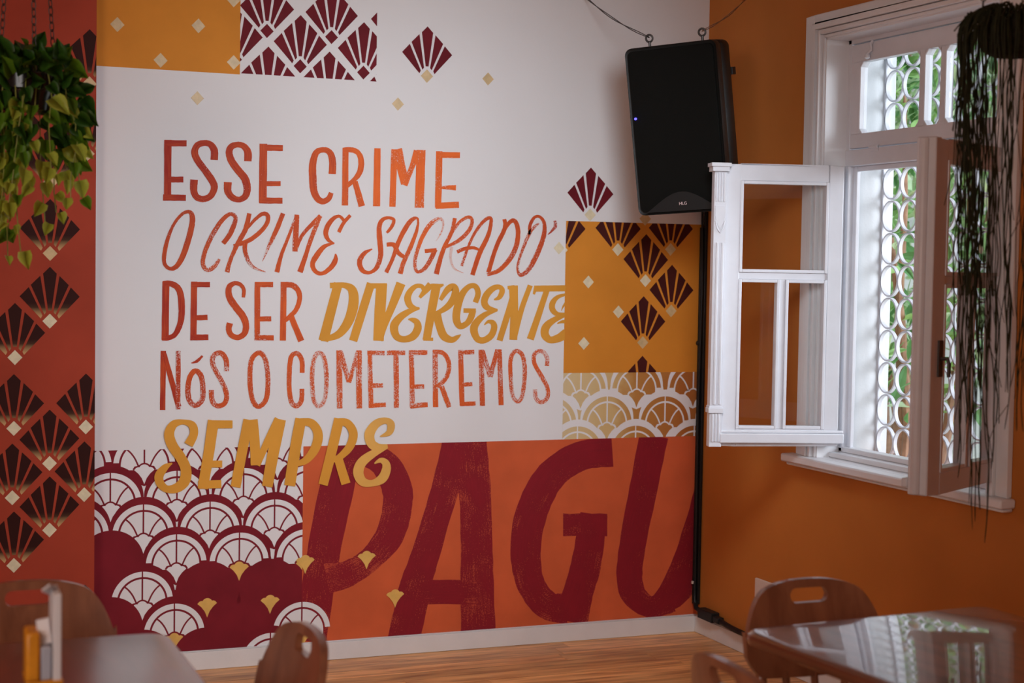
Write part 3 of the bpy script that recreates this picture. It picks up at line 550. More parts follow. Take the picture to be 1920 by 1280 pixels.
Lg('S', F_, sf, [([(618, 235), (650, 170), (640, 118), (590, 98), (530, 112), (502, 170), (522, 240), (570, 310), (602, 380), (595, 450), (550, 492), (490, 500), (450, 468), (442, 420), (478, 370), (520, 345)], [56, 50, 48, 30, 48, 60, 62, 62, 64, 66, 58, 44, 50, 54, 40, 8])], lay=SL)
Lg('E', F_, sf, [([(768, 88), (740, 280), (703, 497)], [66, 64, 62]), ([(740, 112), (882, 112)], [50, 46]), ([(740, 350), (820, 350)], 42), ([(676, 475), (815, 470)], [48, 50])], lay=SL)
Lg('M', F_, sf, [([(978, 84), (935, 300), (900, 488)], 60), ([(1000, 84), (1015, 220), (1020, 358)], [66, 60, 58]), ([(1030, 358), (1090, 220), (1165, 84)], [36, 44, 64]), ([(1170, 82), (1125, 290), (1090, 485)], [66, 68, 64])], lay=SL)
Lg('P', F_, sf, [([(1292, 78), (1255, 280), (1225, 480)], [66, 66, 66]), ([(1275, 98), (1355, 105), (1395, 170), (1378, 255), (1325, 325), (1262, 352)], [42, 50, 56, 56, 44, 28])], lay=SL)
Lg('R', F_, sf, [([(1522, 78), (1475, 280), (1425, 475)], [60, 60, 56]), ([(1500, 98), (1568, 104), (1606, 165), (1588, 240), (1535, 300), (1480, 330)], [42, 48, 52, 50, 40, 26]), ([(1512, 305), (1562, 469)], [52, 56])], lay=SL, m=M_gold)
Lg('E', F_, sf, [([(1768, 185), (1822, 160), (1832, 112), (1800, 90), (1745, 108), (1705, 165), (1712, 222), (1752, 250), (1812, 240)], [8, 38, 46, 38, 50, 60, 56, 50, 18]), ([(1812, 248), (1725, 288), (1658, 340), (1636, 400), (1662, 455), (1720, 465), (1778, 438), (1804, 385), (1800, 345), (1770, 328), (1733, 347)], [16, 46, 58, 62, 54, 40, 56, 54, 46, 30, 8])], lay=SL, m=M_gold2)
# giant dark red word
def Lp(ch, st, cl=R_RED, **k):
    pb = Paint(-.0006)
    for i, s in enumerate(st):
        kw = s[2] if len(s) > 2 else {}
        stroke(pb, G_, 2.4615, s[0], s[1], kw.get('t', .5), kw.get('d', .1)+.16, False, cl, i*1.3, 1.2, kw.get('t2'), (kw['d2']+.16) if 'd2' in kw else None)
    o = pb.build('letter', M_pagu, P_red, attr=True); o['label'] = 'giant dark red painted letter '+ch; return o
Lp('P', [([(225, 80), (165, 330), (105, 640), (55, 990)], [150, 158, 150, 145], dict(d=.0, d2=.2)), ([(170, 130), (300, 130), (395, 170), (450, 270), (455, 370), (420, 500), (330, 610), (230, 675), (130, 700)], [90, 100, 130, 140, 135, 130, 110, 120, 140], dict(d=.0, d2=.35))])
Lp('A', [([(745, 60), (672, 300), (575, 620), (535, 750), (485, 985)], [160, 128, 132, 145, 150], dict(d=.12)), ([(792, 60), (815, 330), (822, 620), (828, 950)], [150, 146, 150, 160], dict(d=.2)), ([(560, 762), (820, 762)], 112)])
Lp('G', [([(1448, 118), (1300, 135), (1165, 225), (1080, 380), (1047, 560), (1070, 720), (1150, 825), (1240, 835)], [132, 135, 140, 146, 142, 130, 130, 140], dict(d=.0, d2=.2)), ([(1220, 452), (1424, 452)], 104), ([(1362, 402), (1325, 640), (1285, 780), (1260, 900)], [128, 138, 140, 150])])
Lp('U', [([(1640, 40), (1582, 330), (1530, 620), (1540, 760), (1620, 830), (1720, 800)], [132, 128, 120, 118, 100, 110], dict(d=.0, d2=.15)), ([(1660, 830), (1760, 720), (1850, 480), (1925, 200)], [100, 150, 150, 150])])

# ================================================================== WINDOW
FX = .095
win = bpy.data.objects.new('window_1', None); COL.objects.link(win); win.location = (0, -1.46, .885); struct(win, 'white casement window with transom, its two sashes swung into the room')
def wb(name, a, b, m=M_wpaint, bevel=.002, parent=win): return bx(name, a, b, m, parent, bevel)
PINV = Matrix.Translation((0, 1.46, -.885))
def wadd(o): o.parent = win; o.matrix_parent_inverse = PINV; return o
def wbx(name, a, b, m=M_wpaint, bevel=.002): return wadd(bx(name, a, b, m, None, bevel))
# interior reveal lining, casing with stepped moulding, sill
k = MB()
k.box((-.004, OY1-.006, OZ0), (FX, OY1, OZ1)); k.box((-.004, OY0, OZ0), (FX, OY0+.006, OZ1)); k.box((-.004, OY0, OZ1-.006), (FX, OY1, OZ1))
wadd(k.build('reveal_lining', M_wpaint2))
k = MB()      # casing boards with an inner raised bead and a cove
ZT = 2.592; YL, YR = -.823, -2.09
k.box((-.022, OY1+.058, OZ0), (0, YL, ZT)); k.box((-.022, YR, OZ0), (0, OY0-.058, ZT)); k.box((-.022, OY0-.058, OZ1+.055), (0, OY1+.058, ZT))
for d0, d1, px_ in ((.034, .058, -.034), (.014, .030, -.026), (0, .012, -.012)):
    k.box((px_, OY1+d0, OZ0), (0, OY1+d1, OZ1+d1)); k.box((px_, OY0-d1, OZ0), (0, OY0-d0, OZ1+d1)); k.box((px_, OY0-d0, OZ1+d0), (0, OY1+d0, OZ1+d1))
wadd(k.build('casing', M_wpaint2, bevel=.003, smooth=True))
k = MB()
k.box((-.062, -2.112, .853), (0, -.775, .885)); k.box((-.045, -2.10, .840), (0, -.79, .853))
wadd(k.build('window_sill', M_wpaint2, bevel=.008, smooth=True))
k = MB(); k.box((-.004, OY0, .862), (.20, OY1, .885)); k.box((.05, OY0, .885), (.13, OY1, .905)); k.box((FX, OY0, .905), (.15, OY1, .925))
wadd(k.build('stepped_sill_frame', M_wpaint2, bevel=.004, smooth=True))
# fixed frame
IY1, IY0 = -.968, -1.955
k = MB()
k.box((FX, IY1, .905), (.15, OY1, OZ1)); k.box((FX, OY0, .905), (.15, IY0, OZ1)); k.box((FX, OY0, 2.478), (.15, OY1, OZ1)); k.box((FX-.004, OY0, 2.012), (.15, OY1, 2.074))
k.box((.118, IY1-.022, .924), (.135, IY1+.001, 2.013)); k.box((.118, IY0-.001, .924), (.135, IY0+.022, 2.013)); k.box((.119, IY0+.022, 1.992), (.134, IY1-.022, 2.0125))
wadd(k.build('window_frame', M_wpaint, bevel=.003, smooth=True))
# exterior plaster reveal and iron grille
k = MB(); k.box((.15, OY1-.008, .86), (WT+.004, OY1+.001, OZ1)); k.box((.15, OY0-.001, .86), (WT+.004, OY0+.008, OZ1)); k.box((.15, OY0, OZ1-.008), (WT+.004, OY1, OZ1+.001)); k.box((.15, OY0, .84), (WT+.06, OY1, .872))
wadd(k.build('exterior_reveal', M_plaster))
# transom sash
TZ0, TZ1 = 2.078, 2.474
tr = MB(); tx0, tx1 = FX-.002, .128; py = [(-1.032, -1.405), (-1.437, -1.528), (-1.558, -1.888)]; pz0, pz1 = 2.133, 2.405
tr.box((tx0, IY1-.004, TZ0), (tx1, IY0+.004, pz0)); tr.box((tx0, IY1-.004, pz1), (tx1, IY0+.004, TZ1))
edges = [IY1-.004]+[e for p in py for e in p]+[IY0+.004]
for i in range(0, 8, 2): tr.box((tx0, edges[i+1], pz0), (tx1, edges[i], pz1))
for a, b in py:       # stopped chamfers at the pane corners
    for z, s in ((pz0, 1), (pz1, -1)):
        for y, t in ((a, -1), (b, 1)):
            q = [(tx0, y, z), (tx0, y+t*.020, z), (tx0, y, z+s*.020)]; q2 = [(tx1, p[1], p[2]) for p in q]
            tr.face(q); tr.face(q2[::-1]); tr.face([q[1], q[2], q2[2], q2[1]])
T = wadd(tr.build('transom_sash', M_wpaint, bevel=.003, smooth=True))
for a, b in py:
    g = bx('glass_pane', (.112, b, pz0), (.115, a, pz1), M_glass, T)
k = MB(); k.tube([(tx0-.004, -1.115, 2.475), (tx0-.012, -1.112, 2.46), (tx0-.012, -1.118, 2.44), (tx0-.02, -1.10, 2.425)], .006); k.lathe([(0, -.012), (.011, -.006), (.011, .006), (0, .012)], 12, 0, (tx0-.016, -1.098, 2.418))
wadd(k.build('transom_latch', M_wpaint, smooth=True)); k = MB(); k.box((tx0-.006, -1.17, 2.060), (tx0, -1.115, 2.084)); k.tube([(tx0-.007, -1.17, 2.076), (tx0-.007, -1.115, 2.076)], .005); wadd(k.build('hinge', M_wpaint, smooth=True))
# iron grille of rings
gr = MB(); GX = .262
GRING = MB(); n = 28; R1, R2, dx = .0575, .0515, .015
prof = [(R1, 0), (R1, dx), (R2, dx), (R2, 0)]
GRING.grid([[(px_, r_*math.cos(2*PI*k_/n), r_*math.sin(2*PI*k_/n)) for k_ in range(n)] for r_, px_ in prof+[prof[0]]], 0, True)
k = MB(); k.box((GX, OY0+.008, OZ1-.02), (GX+.026, OY1-.008, OZ1-.012)); k.box((GX, OY0+.008, .872), (GX+.026, OY1-.008, .88)); k.box((GX, OY1-.016, .872), (GX+.026, OY1-.008, OZ1-.01)); k.box((GX, OY0+.008, .872), (GX+.026, OY0+.016, OZ1-.01))
grl = k.build('window_grille', M_iron); wadd(grl)
r_me = None
for i in range(9):
    for j in range(13):
        y = -1.010-.1135*i; z = .945+.1255*j
        if r_me is None: o = GRING.build('ring', M_iron, grl, smooth=True); r_me = o.data
        else: o = bpy.data.objects.new('ring', r_me); COL.objects.link(o); o.parent = grl
        o.location = (GX, y, z); o.scale = (1, 1, 1.075)
# sashes
def sash(name, label, hinge, free, z0=.932, z1=2.008, width=None, side=1):
    """local: x runs hinge->free, y is thickness, z up"""
    hx, hy = hinge; fx, fy = free; L = math.hypot(fx-hx, fy-hy); ang = math.atan2(fy-hy, fx-hx)
    s = bpy.data.objects.new(name, None); COL.objects.link(s); s.location = (hx, hy, z0); s.rotation_euler = (0, 0, ang)
    s['label'] = label
    Hh = z1-z0; t = .018; st = .058; k = MB()
    k.box((0, -t, 0), (st, t, Hh)); k.box((L-st, -t, 0), (L, t, Hh)); k.box((st, -t, Hh-.062), (L-st, t, Hh)); k.box((st, -t, 0), (L-st, t, .066))
    fr_ = k.build('sash_frame', M_wpaint, s, bevel=.003, smooth=True)
    k = MB(); zm = Hh*.60-.006; m_ = .011
    k.box((st-.004, -.014, zm), (L-st+.004, .014, zm+.026)); xm = L*.5; k.box((xm-m_, -.014, .066), (xm+m_, .014, zm))
    for (a, b, c_, d) in ((st, L-st, zm+.026, Hh-.062), (st, xm-m_, .066, zm), (xm+m_, L-st, .066, zm)):    # glazing beads
        for q in (((a, -.021, c_), (a+.012, .021, d)), ((b-.012, -.021, c_), (b, .021, d)), ((a+.012, -.0205, c_), (b-.012, .0205, c_+.012)), ((a+.012, -.0205, d-.012), (b-.012, .0205, d))): k.box(*q)
    k.build('glazing_bar', M_wpaint, s, bevel=.002, smooth=True)
    for (a, b, c_, d) in ((st, L-st, zm+.026, Hh-.062), (st, xm-m_, .066, zm), (xm+m_, L-st, .066, zm)): bx('glass_pane', (a, -.0015, c_), (b, .0015, d), M_glass, s)
    return s, L, Hh
sL, L, Hh = sash('casement_sash', 'left casement sash opened flat in front of the ochre wall', (.058, -.985), (-.388, -.862))
# exterior face is at local +y or -y: the camera side of this sash has local normal +y? (x dir ~(-.96,.28) -> +y dir = (-.28,-.96) = toward camera)
k = MB(); k.box((-.02, .018, .012), (L+.006, .034, .050)); k.box((-.02, .018, .050), (L+.006, .026, .062)); k.build('drip_rail', M_wpaint, sL, bevel=.004, smooth=True)
# carved pilaster (astragal) on the free stile
k = MB(); x0 = L+.001; k.box((x0-.002, -.012, -.002), (x0+.046, .030, Hh-.004))
for a in (.008, .020, .032): k.tube([(x0+a+.002, .031, .018), (x0+a+.002, .031, .125)], .0048, 6)
for a in (.010, .030): k.tube([(x0+a, .031, .16), (x0+a, .031, Hh-.30)], .0065, 6)
for a in (.006, .016, .026, .036): k.tube([(x0+a+.001, .031, Hh-.145), (x0+a+.001, .031, Hh-.035)], .0042, 6)
k.box((x0-.006, -.014, .128), (x0+.052, .038, .146)); k.box((x0-.002, -.014, .146), (x0+.049, .034, .154)); k.box((x0-.008, -.02, Hh-.030), (x0+.056, .044, Hh-.012)); k.box((x0-.014, -.02, Hh-.012), (x0+.062, .05, Hh+.002))
sh = [(x0+.002, .034, Hh-.16), (x0+.042, .034, Hh-.16), (x0+.042, .034, Hh-.20), (x0+.036, .034, Hh-.225), (x0+.022, .034, Hh-.25), (x0+.008, .034, Hh-.225), (x0+.002, .034, Hh-.20)]
k.face(sh); k.grid([sh, [(p[0], .028, p[2]) for p in sh]], 0, True); k.tube([(x0+.003, .033, Hh-.215), (x0+.010, .034, Hh-.245), (x0+.022, .035, Hh-.262), (x0+.034, .034, Hh-.245), (x0+.041, .033, Hh-.215)], .003, 6)
k.build('carved_pilaster', M_wpaint, sL, bevel=.0015, smooth=True)
wadd(sL)
sR, L, Hh = sash('casement_sash', 'right casement sash swung towards the room beside the trailing plant', (.012, -1.985), (-.45, -2.245))
k = MB(); k.box((L-.012, -.046, .002), (L+.030, .018, Hh+.004)); k.box((L-.02, -.066, .022), (L+.030, -.046, .052)); k.tube([(L+.030, -.02, .004), (L+.030, -.02, Hh+.002)], .016, 10); k.build('meeting_stile', M_wpaint, sR, bevel=.005, smooth=True)
k = MB(); k.box((L-.045, .018, .36), (L-.018, .024, .47)); k.tube([(L-.032, .022, .415), (L-.032, .045, .415), (L-.032, .05, .40), (L-.032, .05, .36)], .006, 8); k.build('espagnolette_handle', M_dsteel, sR, smooth=True)
wadd(sR)

# ================================================================== SPEAKER
def Rz(a): return Matrix.Rotation(a, 4, 'Z')
SM = Matrix.Translation((-.481, -.634, 2.152)) @ Rz(-.84) @ Matrix.Rotation(.138, 4, 'X') @ Matrix.Rotation(-.061, 4, 'Y')
spk = empty('loudspeaker', 'black loudspeaker tilted forward, hung by two wires in the corner', 'speaker', (0, 0, 0)); spk.matrix_world = SM
w2, h2, dp = .19, .33, .29
def rrect(w, h, r, n=6):
    out = []
    for cx, cy, a0 in ((w-r, h-r, 0), (-w+r, h-r, 90), (-w+r, -h+r, 180), (w-r, -h+r, 270)):
        for i in range(n+1): a = math.radians(a0+90*i/n); out.append((cx+r*math.cos(a), cy+r*math.sin(a)))
    return out
k = MB(); rows_ = []
for y, w_, h_, r_ in ((.004, w2-.006, h2-.006, .024), (.0, w2-.001, h2-.001, .028), (.012, w2, h2, .03), (.05, w2, h2, .03), (.055, w2-.004, h2-.003, .03), (.06, w2, h2, .03), (.15, w2, h2, .03), (dp, w2*.66, h2*.96, .03)):
    rows_.append([(x, y, z) for x, z in rrect(w_, h_, r_)])
k.grid(rows_, 0, True); k.face(rows_[-1]); k.face(rows_[0][::-1]); k.build('cabinet', M_black, spk, smooth=True, angle=50)
k = MB(); rows_ = [[(x, y, z) for x, z in rrect(w_, h_, .02)] for y, w_, h_ in ((.006, w2-.012, h2-.012), (-.006, w2-.014, h2-.014), (-.010, w2-.03, h2-.03), (-.011, w2-.09, h2-.10))]
k.grid(rows_, 0, True); k.face(rows_[-1][::-1]); k.build('front_grille', M_grille, spk, smooth=True, angle=60)
k = MB(); a = []    # arched badge panel at the foot
for i in range(21): t = i/20; a.append((-.150+.31*t, -h2+.012+.075*math.sin(PI*t)**1.2))
f = [(x, -.017, z) for x, z in a]; b_ = [(x, -.008, z) for x, z in a]; k.face(f); k.grid([f, b_], 0, True); bp_ = k.build('badge_panel', M_blackr, spk)
def text(s, size, M, m, name, parent, ext=.0006):
    cu = bpy.data.curves.new(name, 'FONT'); cu.body = s; cu.size = size; cu.extrude = ext; cu.align_x = 'CENTER'; cu.align_y = 'CENTER'
    t = bpy.data.objects.new('tmp', cu); COL.objects.link(t); dg = bpy.context.evaluated_depsgraph_get(); me = bpy.data.meshes.new_from_object(t.evaluated_get(dg)); bpy.data.objects.remove(t)
    me.transform(M); me.materials.clear(); me.materials.append(m); o = bpy.data.objects.new(name, me); COL.objects.link(o); o.parent = parent; return o
text('HLG', .017, Matrix.Translation((.008, -.0185, -h2+.040)) @ Matrix.Rotation(PI/2, 4, 'X'), M_logo, 'lettering', bp_)
k = MB(); k.lathe([(0, -.004), (.0045, -.003), (.0045, .003), (0, .003)], 14); me = k.build('power_light', M_led, spk, smooth=True); me.matrix_local = Matrix.Translation((-w2+.028, -.013, .055)) @ Matrix.Rotation(PI/2, 4, 'X')
eyes = []
for sx_ in (-.100, .120):
    k = MB(); k.tube([(sx_, .05, h2-.01), (sx_, .05, h2+.018)], .0055, 8); k.tube([(sx_+.014*math.cos(t), .05, h2+.032+.014*math.sin(t)) for t in [i*2*PI/16-PI/2 for i in range(17)]], .0042, 8, caps=False)
    k.build('eye_bolt', M_dsteel, spk, smooth=True); eyes.append(SM @ Vector((sx_, .05, h2+.036)))
def cable(name, p, m, r, label=None, cat=None, n=8):
    k = MB(); k.tube(p, r, n); o = k.build(name, m, smooth=True)
    if label: tag(o, label, cat)
    return o
eL = Vector((-.85, -.0, 2.86)); eR = Vector((0, -.86, 2.90))
for e, far_, nm, lb in ((eyes[0], hit(1090, -12, 1, -.001), 0, 'slack dark steel wire from speaker eye bolt to upper left wall'), (eyes[1], hit(1408, -12, 0, -.001), 1, 'silvery twisted wire from speaker eye bolt to the ochre wall')):
    k = MB()
    for s_ in (-1, 1):
        pts = [e.lerp(far_, t/14)+Vector((0, 0, -.018*math.sin(PI*t/14)+s_*.0035*math.sin(PI*t/14*2.5+.3))) for t in range(15)]; k.tube(pts, .0019, 6)
    o = k.build('hanging_wire', M_dsteel if nm == 0 else M_steel, smooth=True); tag(o, lb, 'wire', 'wires holding the loudspeaker')
k = MB(); k.box((w2-.010, .16, h2-.14), (w2+.004, .20, h2-.11)); k.build('side_knob', M_blackr, spk, bevel=.002)

# ================================================================== CORNER CABLES
k = MB(); k.box((-.026, -.014, .125), (-.002, -.002, 1.79)); k.box((-.014, -.034, .125), (-.002, -.015, 1.86))
tag(k.build('cable_conduit', M_blackr, bevel=.002, smooth=True), 'black cable duct running down the corner from the speaker', 'conduit')
k = MB(); k.tube([(-.024, -.02, 1.86), (-.03, -.04, 1.5), (-.026, -.022, 1.0), (-.028, -.03, .5), (-.024, -.024, .2), (-.026, -.03, .14), (-.025, -.07, .10)], .005, 8)
tag(k.build('speaker_cable', M_blackr, smooth=True), 'thin black cable beside the corner duct', 'cable')
k = MB(); k.box((-.036, -.02, .215), (-.027, -.012, .228))
tag(k.build('cable_tag', M_plate, bevel=.001), 'tiny pale tag on the corner cable near the floor', 'tag')
k = MB(); k.box((-.045, -.215, .082), (-.004, -.09, .125)); k.box((-.040, -.265, .088), (-.010, -.215, .114)); k.tube([(-.024, -.26, .100), (-.028, -.33, .094), (-.032, -.42, .092), (-.03, -.62, .090), (-.03, -.95, .088)], .012, 10); k.tube([(-.02, -.02, .14), (-.03, -.05, .115), (-.025, -.095, .105)], .011, 8)
tag(k.build('power_adapter', M_blackr, bevel=.003, smooth=True), 'black power block with thick cable lying on the baseboard in the corner', 'adapter')
k = MB(); k.tube([(-.047, -.20, .108), (-.0475, -.195, .113), (-.0475, -.19, .118)], .0025, 6)
tag(bx('junction_plate', (-.012, -.66, .255), (0, -.517, .335), M_plate, None, .003), 'cream wall plate half hidden behind the chair at the right', 'plate')
k = MB(); k.lathe([(0, 0), (.012, 0), (.012, .012), (.008, .016), (0, .016)], 12); o = k.build('dark_disc', M_blackr, smooth=True); p = wp(1309, 643); o.matrix_world = Matrix.Translation((p[0]+.0, 0, p[1])) @ Matrix.Rotation(PI/2, 4, 'X'); tag(o, 'small dark disc on the mustard block by the corner', 'disc')  # small dark disc set against the wall

# ================================================================== CHAIRS AND TABLES
def chair(loc, rz, label, pitch=.10):
    c = empty('dining_chair', label, 'chair', loc, rz, 'brown wooden chairs around the two tables')
    # backrest: curved panel with a slot; local front = +y, back at y=-.19
    W, zb, zt = .205, .585, .822; nx = 56; sw, szc, sh = .055, .782, .0185
    xs_ = sorted(set([round(W*math.sin(-PI/2+PI*i/40), 5) for i in range(41)]+[round(sg*(sw-sh+sh*math.sin(PI/2*i/8)), 5) for i in range(9) for sg in (1, -1)])); nx = len(xs_)-1
    k = MB()
    def P(x, z, s): y = -.215+.55*x*x-(z-.585)*.22; return (x, y+s*.009, z)
    col_ = []
    for i in range(nx+1):
        x = xs_[i]; q = abs(x)/W
        top = zt-.055*q**2.4-(.095*max(0, (q-.55)/.45)**3.0); bot = zb+.012*q**2+.05*max(0, (q-.7)/.3)**2.5
        
        top = max(top, bot+.06)
        if abs(x) < sw+1e-6: e = max(0, abs(x)-(sw-sh))/sh; hh = sh*math.sqrt(max(0, 1-e*e)); s0, s1 = szc-hh, szc+hh
        else: s0 = s1 = min(szc, (top+bot)/2+.0) if q > .9 else szc-.0
        if s1 > top-.004: s0 = s1 = (top+bot)/2
        col_.append((x, bot, s0, s1, top))
    nz = 5
    def strip(a, b):
        for s in (1, -1): k.grid([[P(cc[0], cc[a]+(cc[b]-cc[a])*j/nz, s) for j in range(nz+1)] for cc in col_])
    strip(1, 2); strip(3, 4)
    for idx in (1, 4): k.grid([[P(cc[0], cc[idx], 1) for cc in col_], [P(cc[0], cc[idx], -1) for cc in col_]])
    for i in range(nx):
        A_, B_ = col_[i], col_[i+1]
        if A_[3]-A_[2] > 1e-6 or B_[3]-B_[2] > 1e-6:
            for idx in (2, 3): k.face([P(A_[0], A_[idx], 1), P(B_[0], B_[idx], 1), P(B_[0], B_[idx], -1), P(A_[0], A_[idx], -1)])
    for cc in (col_[0], col_[-1]):
        for a, b in ((1, 2), (3, 4)): k.grid([[P(cc[0], cc[a]+(cc[b]-cc[a])*j/nz, s) for j in range(nz+1)] for s in (1, -1)])
    k.build('backrest', M_chair, c, smooth=True, angle=50)
    # posts and spindles between seat and backrest
    for x in (-.152, .152):
        k = MB(); k.tube([(x*.97, -.175, .43), (x, -.205, .52), P(x, .62, -1.6), P(x*1.0, .68, -1.4)], [.016, .015, .013, .009], 10); k.build('back_post', M_chair, c, smooth=True)
    for x in (-.085, 0, .085):
        k = MB(); k.tube([(x, -.185, .44), P(x, .60, 0)], .010, 8); k.build('spindle', M_chair, c, smooth=True)
    # seat
    k = MB(); rows_ = []
    for z, s in ((.425, .93), (.430, .985), (.442, 1.0), (.452, .985), (.455, .94), (.449, .6), (.446, .02)):
        r = []
        for i in range(40):
            t = 2*PI*i/40; ct, st_ = math.cos(t), math.sin(t); sq = 1/(abs(ct)**5+abs(st_)**5)**.2
            r.append((.205*ct*sq*s*(1+.04*st_), .20*st_*sq*s, z))
        rows_.append(r)
    k.grid(rows_, 0, True); k.face(rows_[0][::-1]); k.build('seat', M_chair, c, smooth=True, angle=45)
    for x, y in ((-.16, .155), (.16, .155), (-.15, -.16), (.15, -.16)):
        k = MB(); k.tube([(x, y, .43), (x*1.06, y*1.08, .25), (x*1.14, y*1.2, 0)], [.019, .018, .013], 12); k.build('leg', M_chair, c, smooth=True)
    for y in (.165, -.17):
        k = MB(); k.tube([(-.165, y, .22), (.165, y, .22)], .009, 8); k.build('stretcher', M_chair, c, smooth=True)
    for x in (-.166, .166):
        k = MB(); k.tube([(x, -.17, .19), (x, .165, .19)], .009, 8); k.build('stretcher', M_chair, c, smooth=True)
    return c
def table(loc, rz, wx, wy, label, over=.0):
    t = empty('dining_table', label, 'table', loc, rz, 'dark dining tables at the bottom of the view')
    k = MB(); rows_ = []
    for z, ins in ((.725, .012), (.730, .003), (.740, 0), (.752, .002), (.758, .008), (.760, .016)):
        rows_.append([(x, y, z) for x, y in rrect(wx/2-ins, wy/2-ins, .05-ins*.5, 8)])
    k.grid(rows_, 0, True); k.face(rows_[-1]); k.face(rows_[0][::-1]); k.build('tabletop', M_table, t, smooth=True, angle=30)
    k = MB(); k.box((-wx/2+.12, -.03, .69), (wx/2-.12, .03, .724)); k.box((-.03, -wy/2+.12, .69), (.03, wy/2-.12, .724)); k.build('support_beam', M_table, t, bevel=.004)
    k = MB(); k.lathe([(.045, .03), (.05, .06), (.035, .12), (.032, .40), (.04, .60), (.06, .69)], 20); k.build('pedestal', M_table, t, smooth=True)
    k = MB(); k.box((-.24, -.035, 0), (.24, .035, .05)); k.box((-.035, -.24, 0), (.035, .24, .05)); k.build('cross_foot', M_table, t, bevel=.01, smooth=True)
    return t
def tab_at(corner, sx_, sy_, wx, wy, rz, label):    # corner = far left/right top corner on the floor plan
    R = Rz(rz); c_ = Vector((corner[0], corner[1], 0))+(R @ Vector((sx_*wx/2, sy_*wy/2, 0))); return table((c_.x, c_.y, 0), rz, wx, wy, label)
tR = tab_at((-1.515, -2.985), 1, -1, .75, 1.15, .07, 'dark glossy table reflecting the window, at the right')
M_table2 = M_table.copy(); M_table2.name = 'satin_varnished_table_wood'; M_table2.node_tree.nodes['Principled BSDF'].inputs['Coat Roughness'].default_value = .2; M_table2.node_tree.nodes['Principled BSDF'].inputs['Coat IOR'].default_value = 1.5
tL = tab_at((-2.785, -2.605), -1, -1, .74, 1.15, 0, 'dark table at the left holding the menu caddy')
chair((-1.200, -3.04, 0), PI, 'brown chair behind the right-hand table, facing the camera')
chair((-1.56, -3.465, 0), -PI/2, 'brown chair tucked under the left side of the right-hand table, cut by the frame')
chair((-2.80, -2.94, 0), 1.62, 'brown chair right of the left-hand table, seen almost edge-on')
chair((-3.055, -2.50, 0), PI+.02, 'brown chair behind the left-hand table with the caddy')
for ch in tL.children: ch.data.materials[0] = M_table2
# menu caddy
cd_ = empty('table_caddy', 'small caddy with amber packets, napkins and a white card on the left table', 'caddy', (-3.095, -2.96, .7605), -.02)
k = MB(); k.box((-.036, -.05, 0), (.036, .05, .008)); k.build('base', M_amber, cd_, bevel=.002)
k = MB(); k.box((-.036, -.05, .008), (-.008, .03, .105)); k.build('amber_packet', M_amber, cd_, bevel=.006, smooth=True)
k = MB(); k.box((-.008, -.045, .008), (.014, .03, .075)); k.build('napkin_stack', M_clear, cd_, bevel=.004, smooth=True)
k = MB(); q = [(-.008, -.03, .075), (.014, -.03, .08), (.010, -.01, .125), (-.014, -.005, .12)]; k.face(q); k.grid([q, [(p[0]+.002, p[1]+.008, p[2]) for p in q]], 0, True); k.face([(p[0]+.002, p[1]+.008, p[2]) for p in q][::-1]); k.build('folded_napkin', M_paper, cd_)
k = MB(); k.box((.016, -.048, .006), (.032, .05, .180)); k.build('card', M_paper, cd_, bevel=.002)
k = MB(); q = [(-.004, -.02, .185), (.010, -.04, .20), (.032, .02, .180), (.016, .04, .165)]; k.face(q); k.grid([q, [(p[0], p[1], p[2]-.004) for p in q]], 0, True); k.face([(p[0], p[1], p[2]-.004) for p in q][::-1]); k.build('card_flap', M_paper, cd_)

# ================================================================== HANGING PLANTS
def leafmesh(name, m, L=.055, W=.045, fold=.25, heart=True):
    pr = [(0, 0), (.10, .42), (.28, .5), (.5, .42), (.72, .24), (1, 0)] if heart else [(0, 0), (.15, .3), (.4, .5), (.65, .4), (.85, .2), (1, 0)]
    v = []; f = []
    for t, w_ in pr: v.append((0, t*L, -.25*L*t*t))
    for s in (1, -1):
        for t, w_ in pr[1:-1]: v.append((s*w_*W, (t-(.10 if heart and t < .15 else 0))*L, fold*w_*W-.25*L*t*t))
    n = len(pr); m1 = n; m2 = n+n-2
    for b, s in ((m1, 1), (m2, -1)):
        f.append((0, b, 1)); 
        for i in range(n-3): f.append((i+1, b+i, b+i+1, i+2))
        f.append((n-2, b+n-3, n-1))
    me = bpy.data.meshes.new(name); me.from_pydata(v, [], f); me.materials.append(m); me.polygons.foreach_set('use_smooth', [True]*len(f)); me.update(); return me
pot_c = far(50, 172, 4.9)
pa = empty('hanging_pothos', 'bushy pothos in a glossy black pot hanging before the rust red wall', 'plant', tuple(pot_c), 0, 'hanging plants')
k = MB(); k.lathe([(0, -.062), (.062, -.062), (.072, -.055), (.078, -.02), (.084, .0), (.094, .004), (.098, .045), (.094, .05), (.088, .04), (0, .035)], 36); k.build('pot', M_pot, pa, smooth=True, angle=35)
def chain(p0, p1, parent, r=.007, m=M_dsteel):
    p0, p1 = Vector(p0), Vector(p1); n = int((p1-p0).length/.022); d = (p1-p0).normalized(); a = d.orthogonal().normalized(); b = d.cross(a); k = MB()
    for i in range(n):
        c_ = p0+(p1-p0)*(i+.5)/n; s = a if i % 2 else b
        k.tube([c_+d*.014*math.cos(t)+s*r*math.sin(t) for t in [j*2*PI/10 for j in range(11)]], .0016, 5, caps=False)
    return k.build('chain', m, parent, smooth=True)
for a in (2.6, 0.3, -1.4): chain((.085*math.cos(a), .085*math.sin(a), .05), (.012*math.cos(a), .012*math.sin(a), H-pot_c.z-.02), pa)
k = MB(); k.lathe([(0, 0), (.02, 0), (.012, -.02), (0, -.022)], 12, 0, (0, 0, H-pot_c.z)); k.build('ceiling_hook', M_dsteel, pa)
random.seed(21)
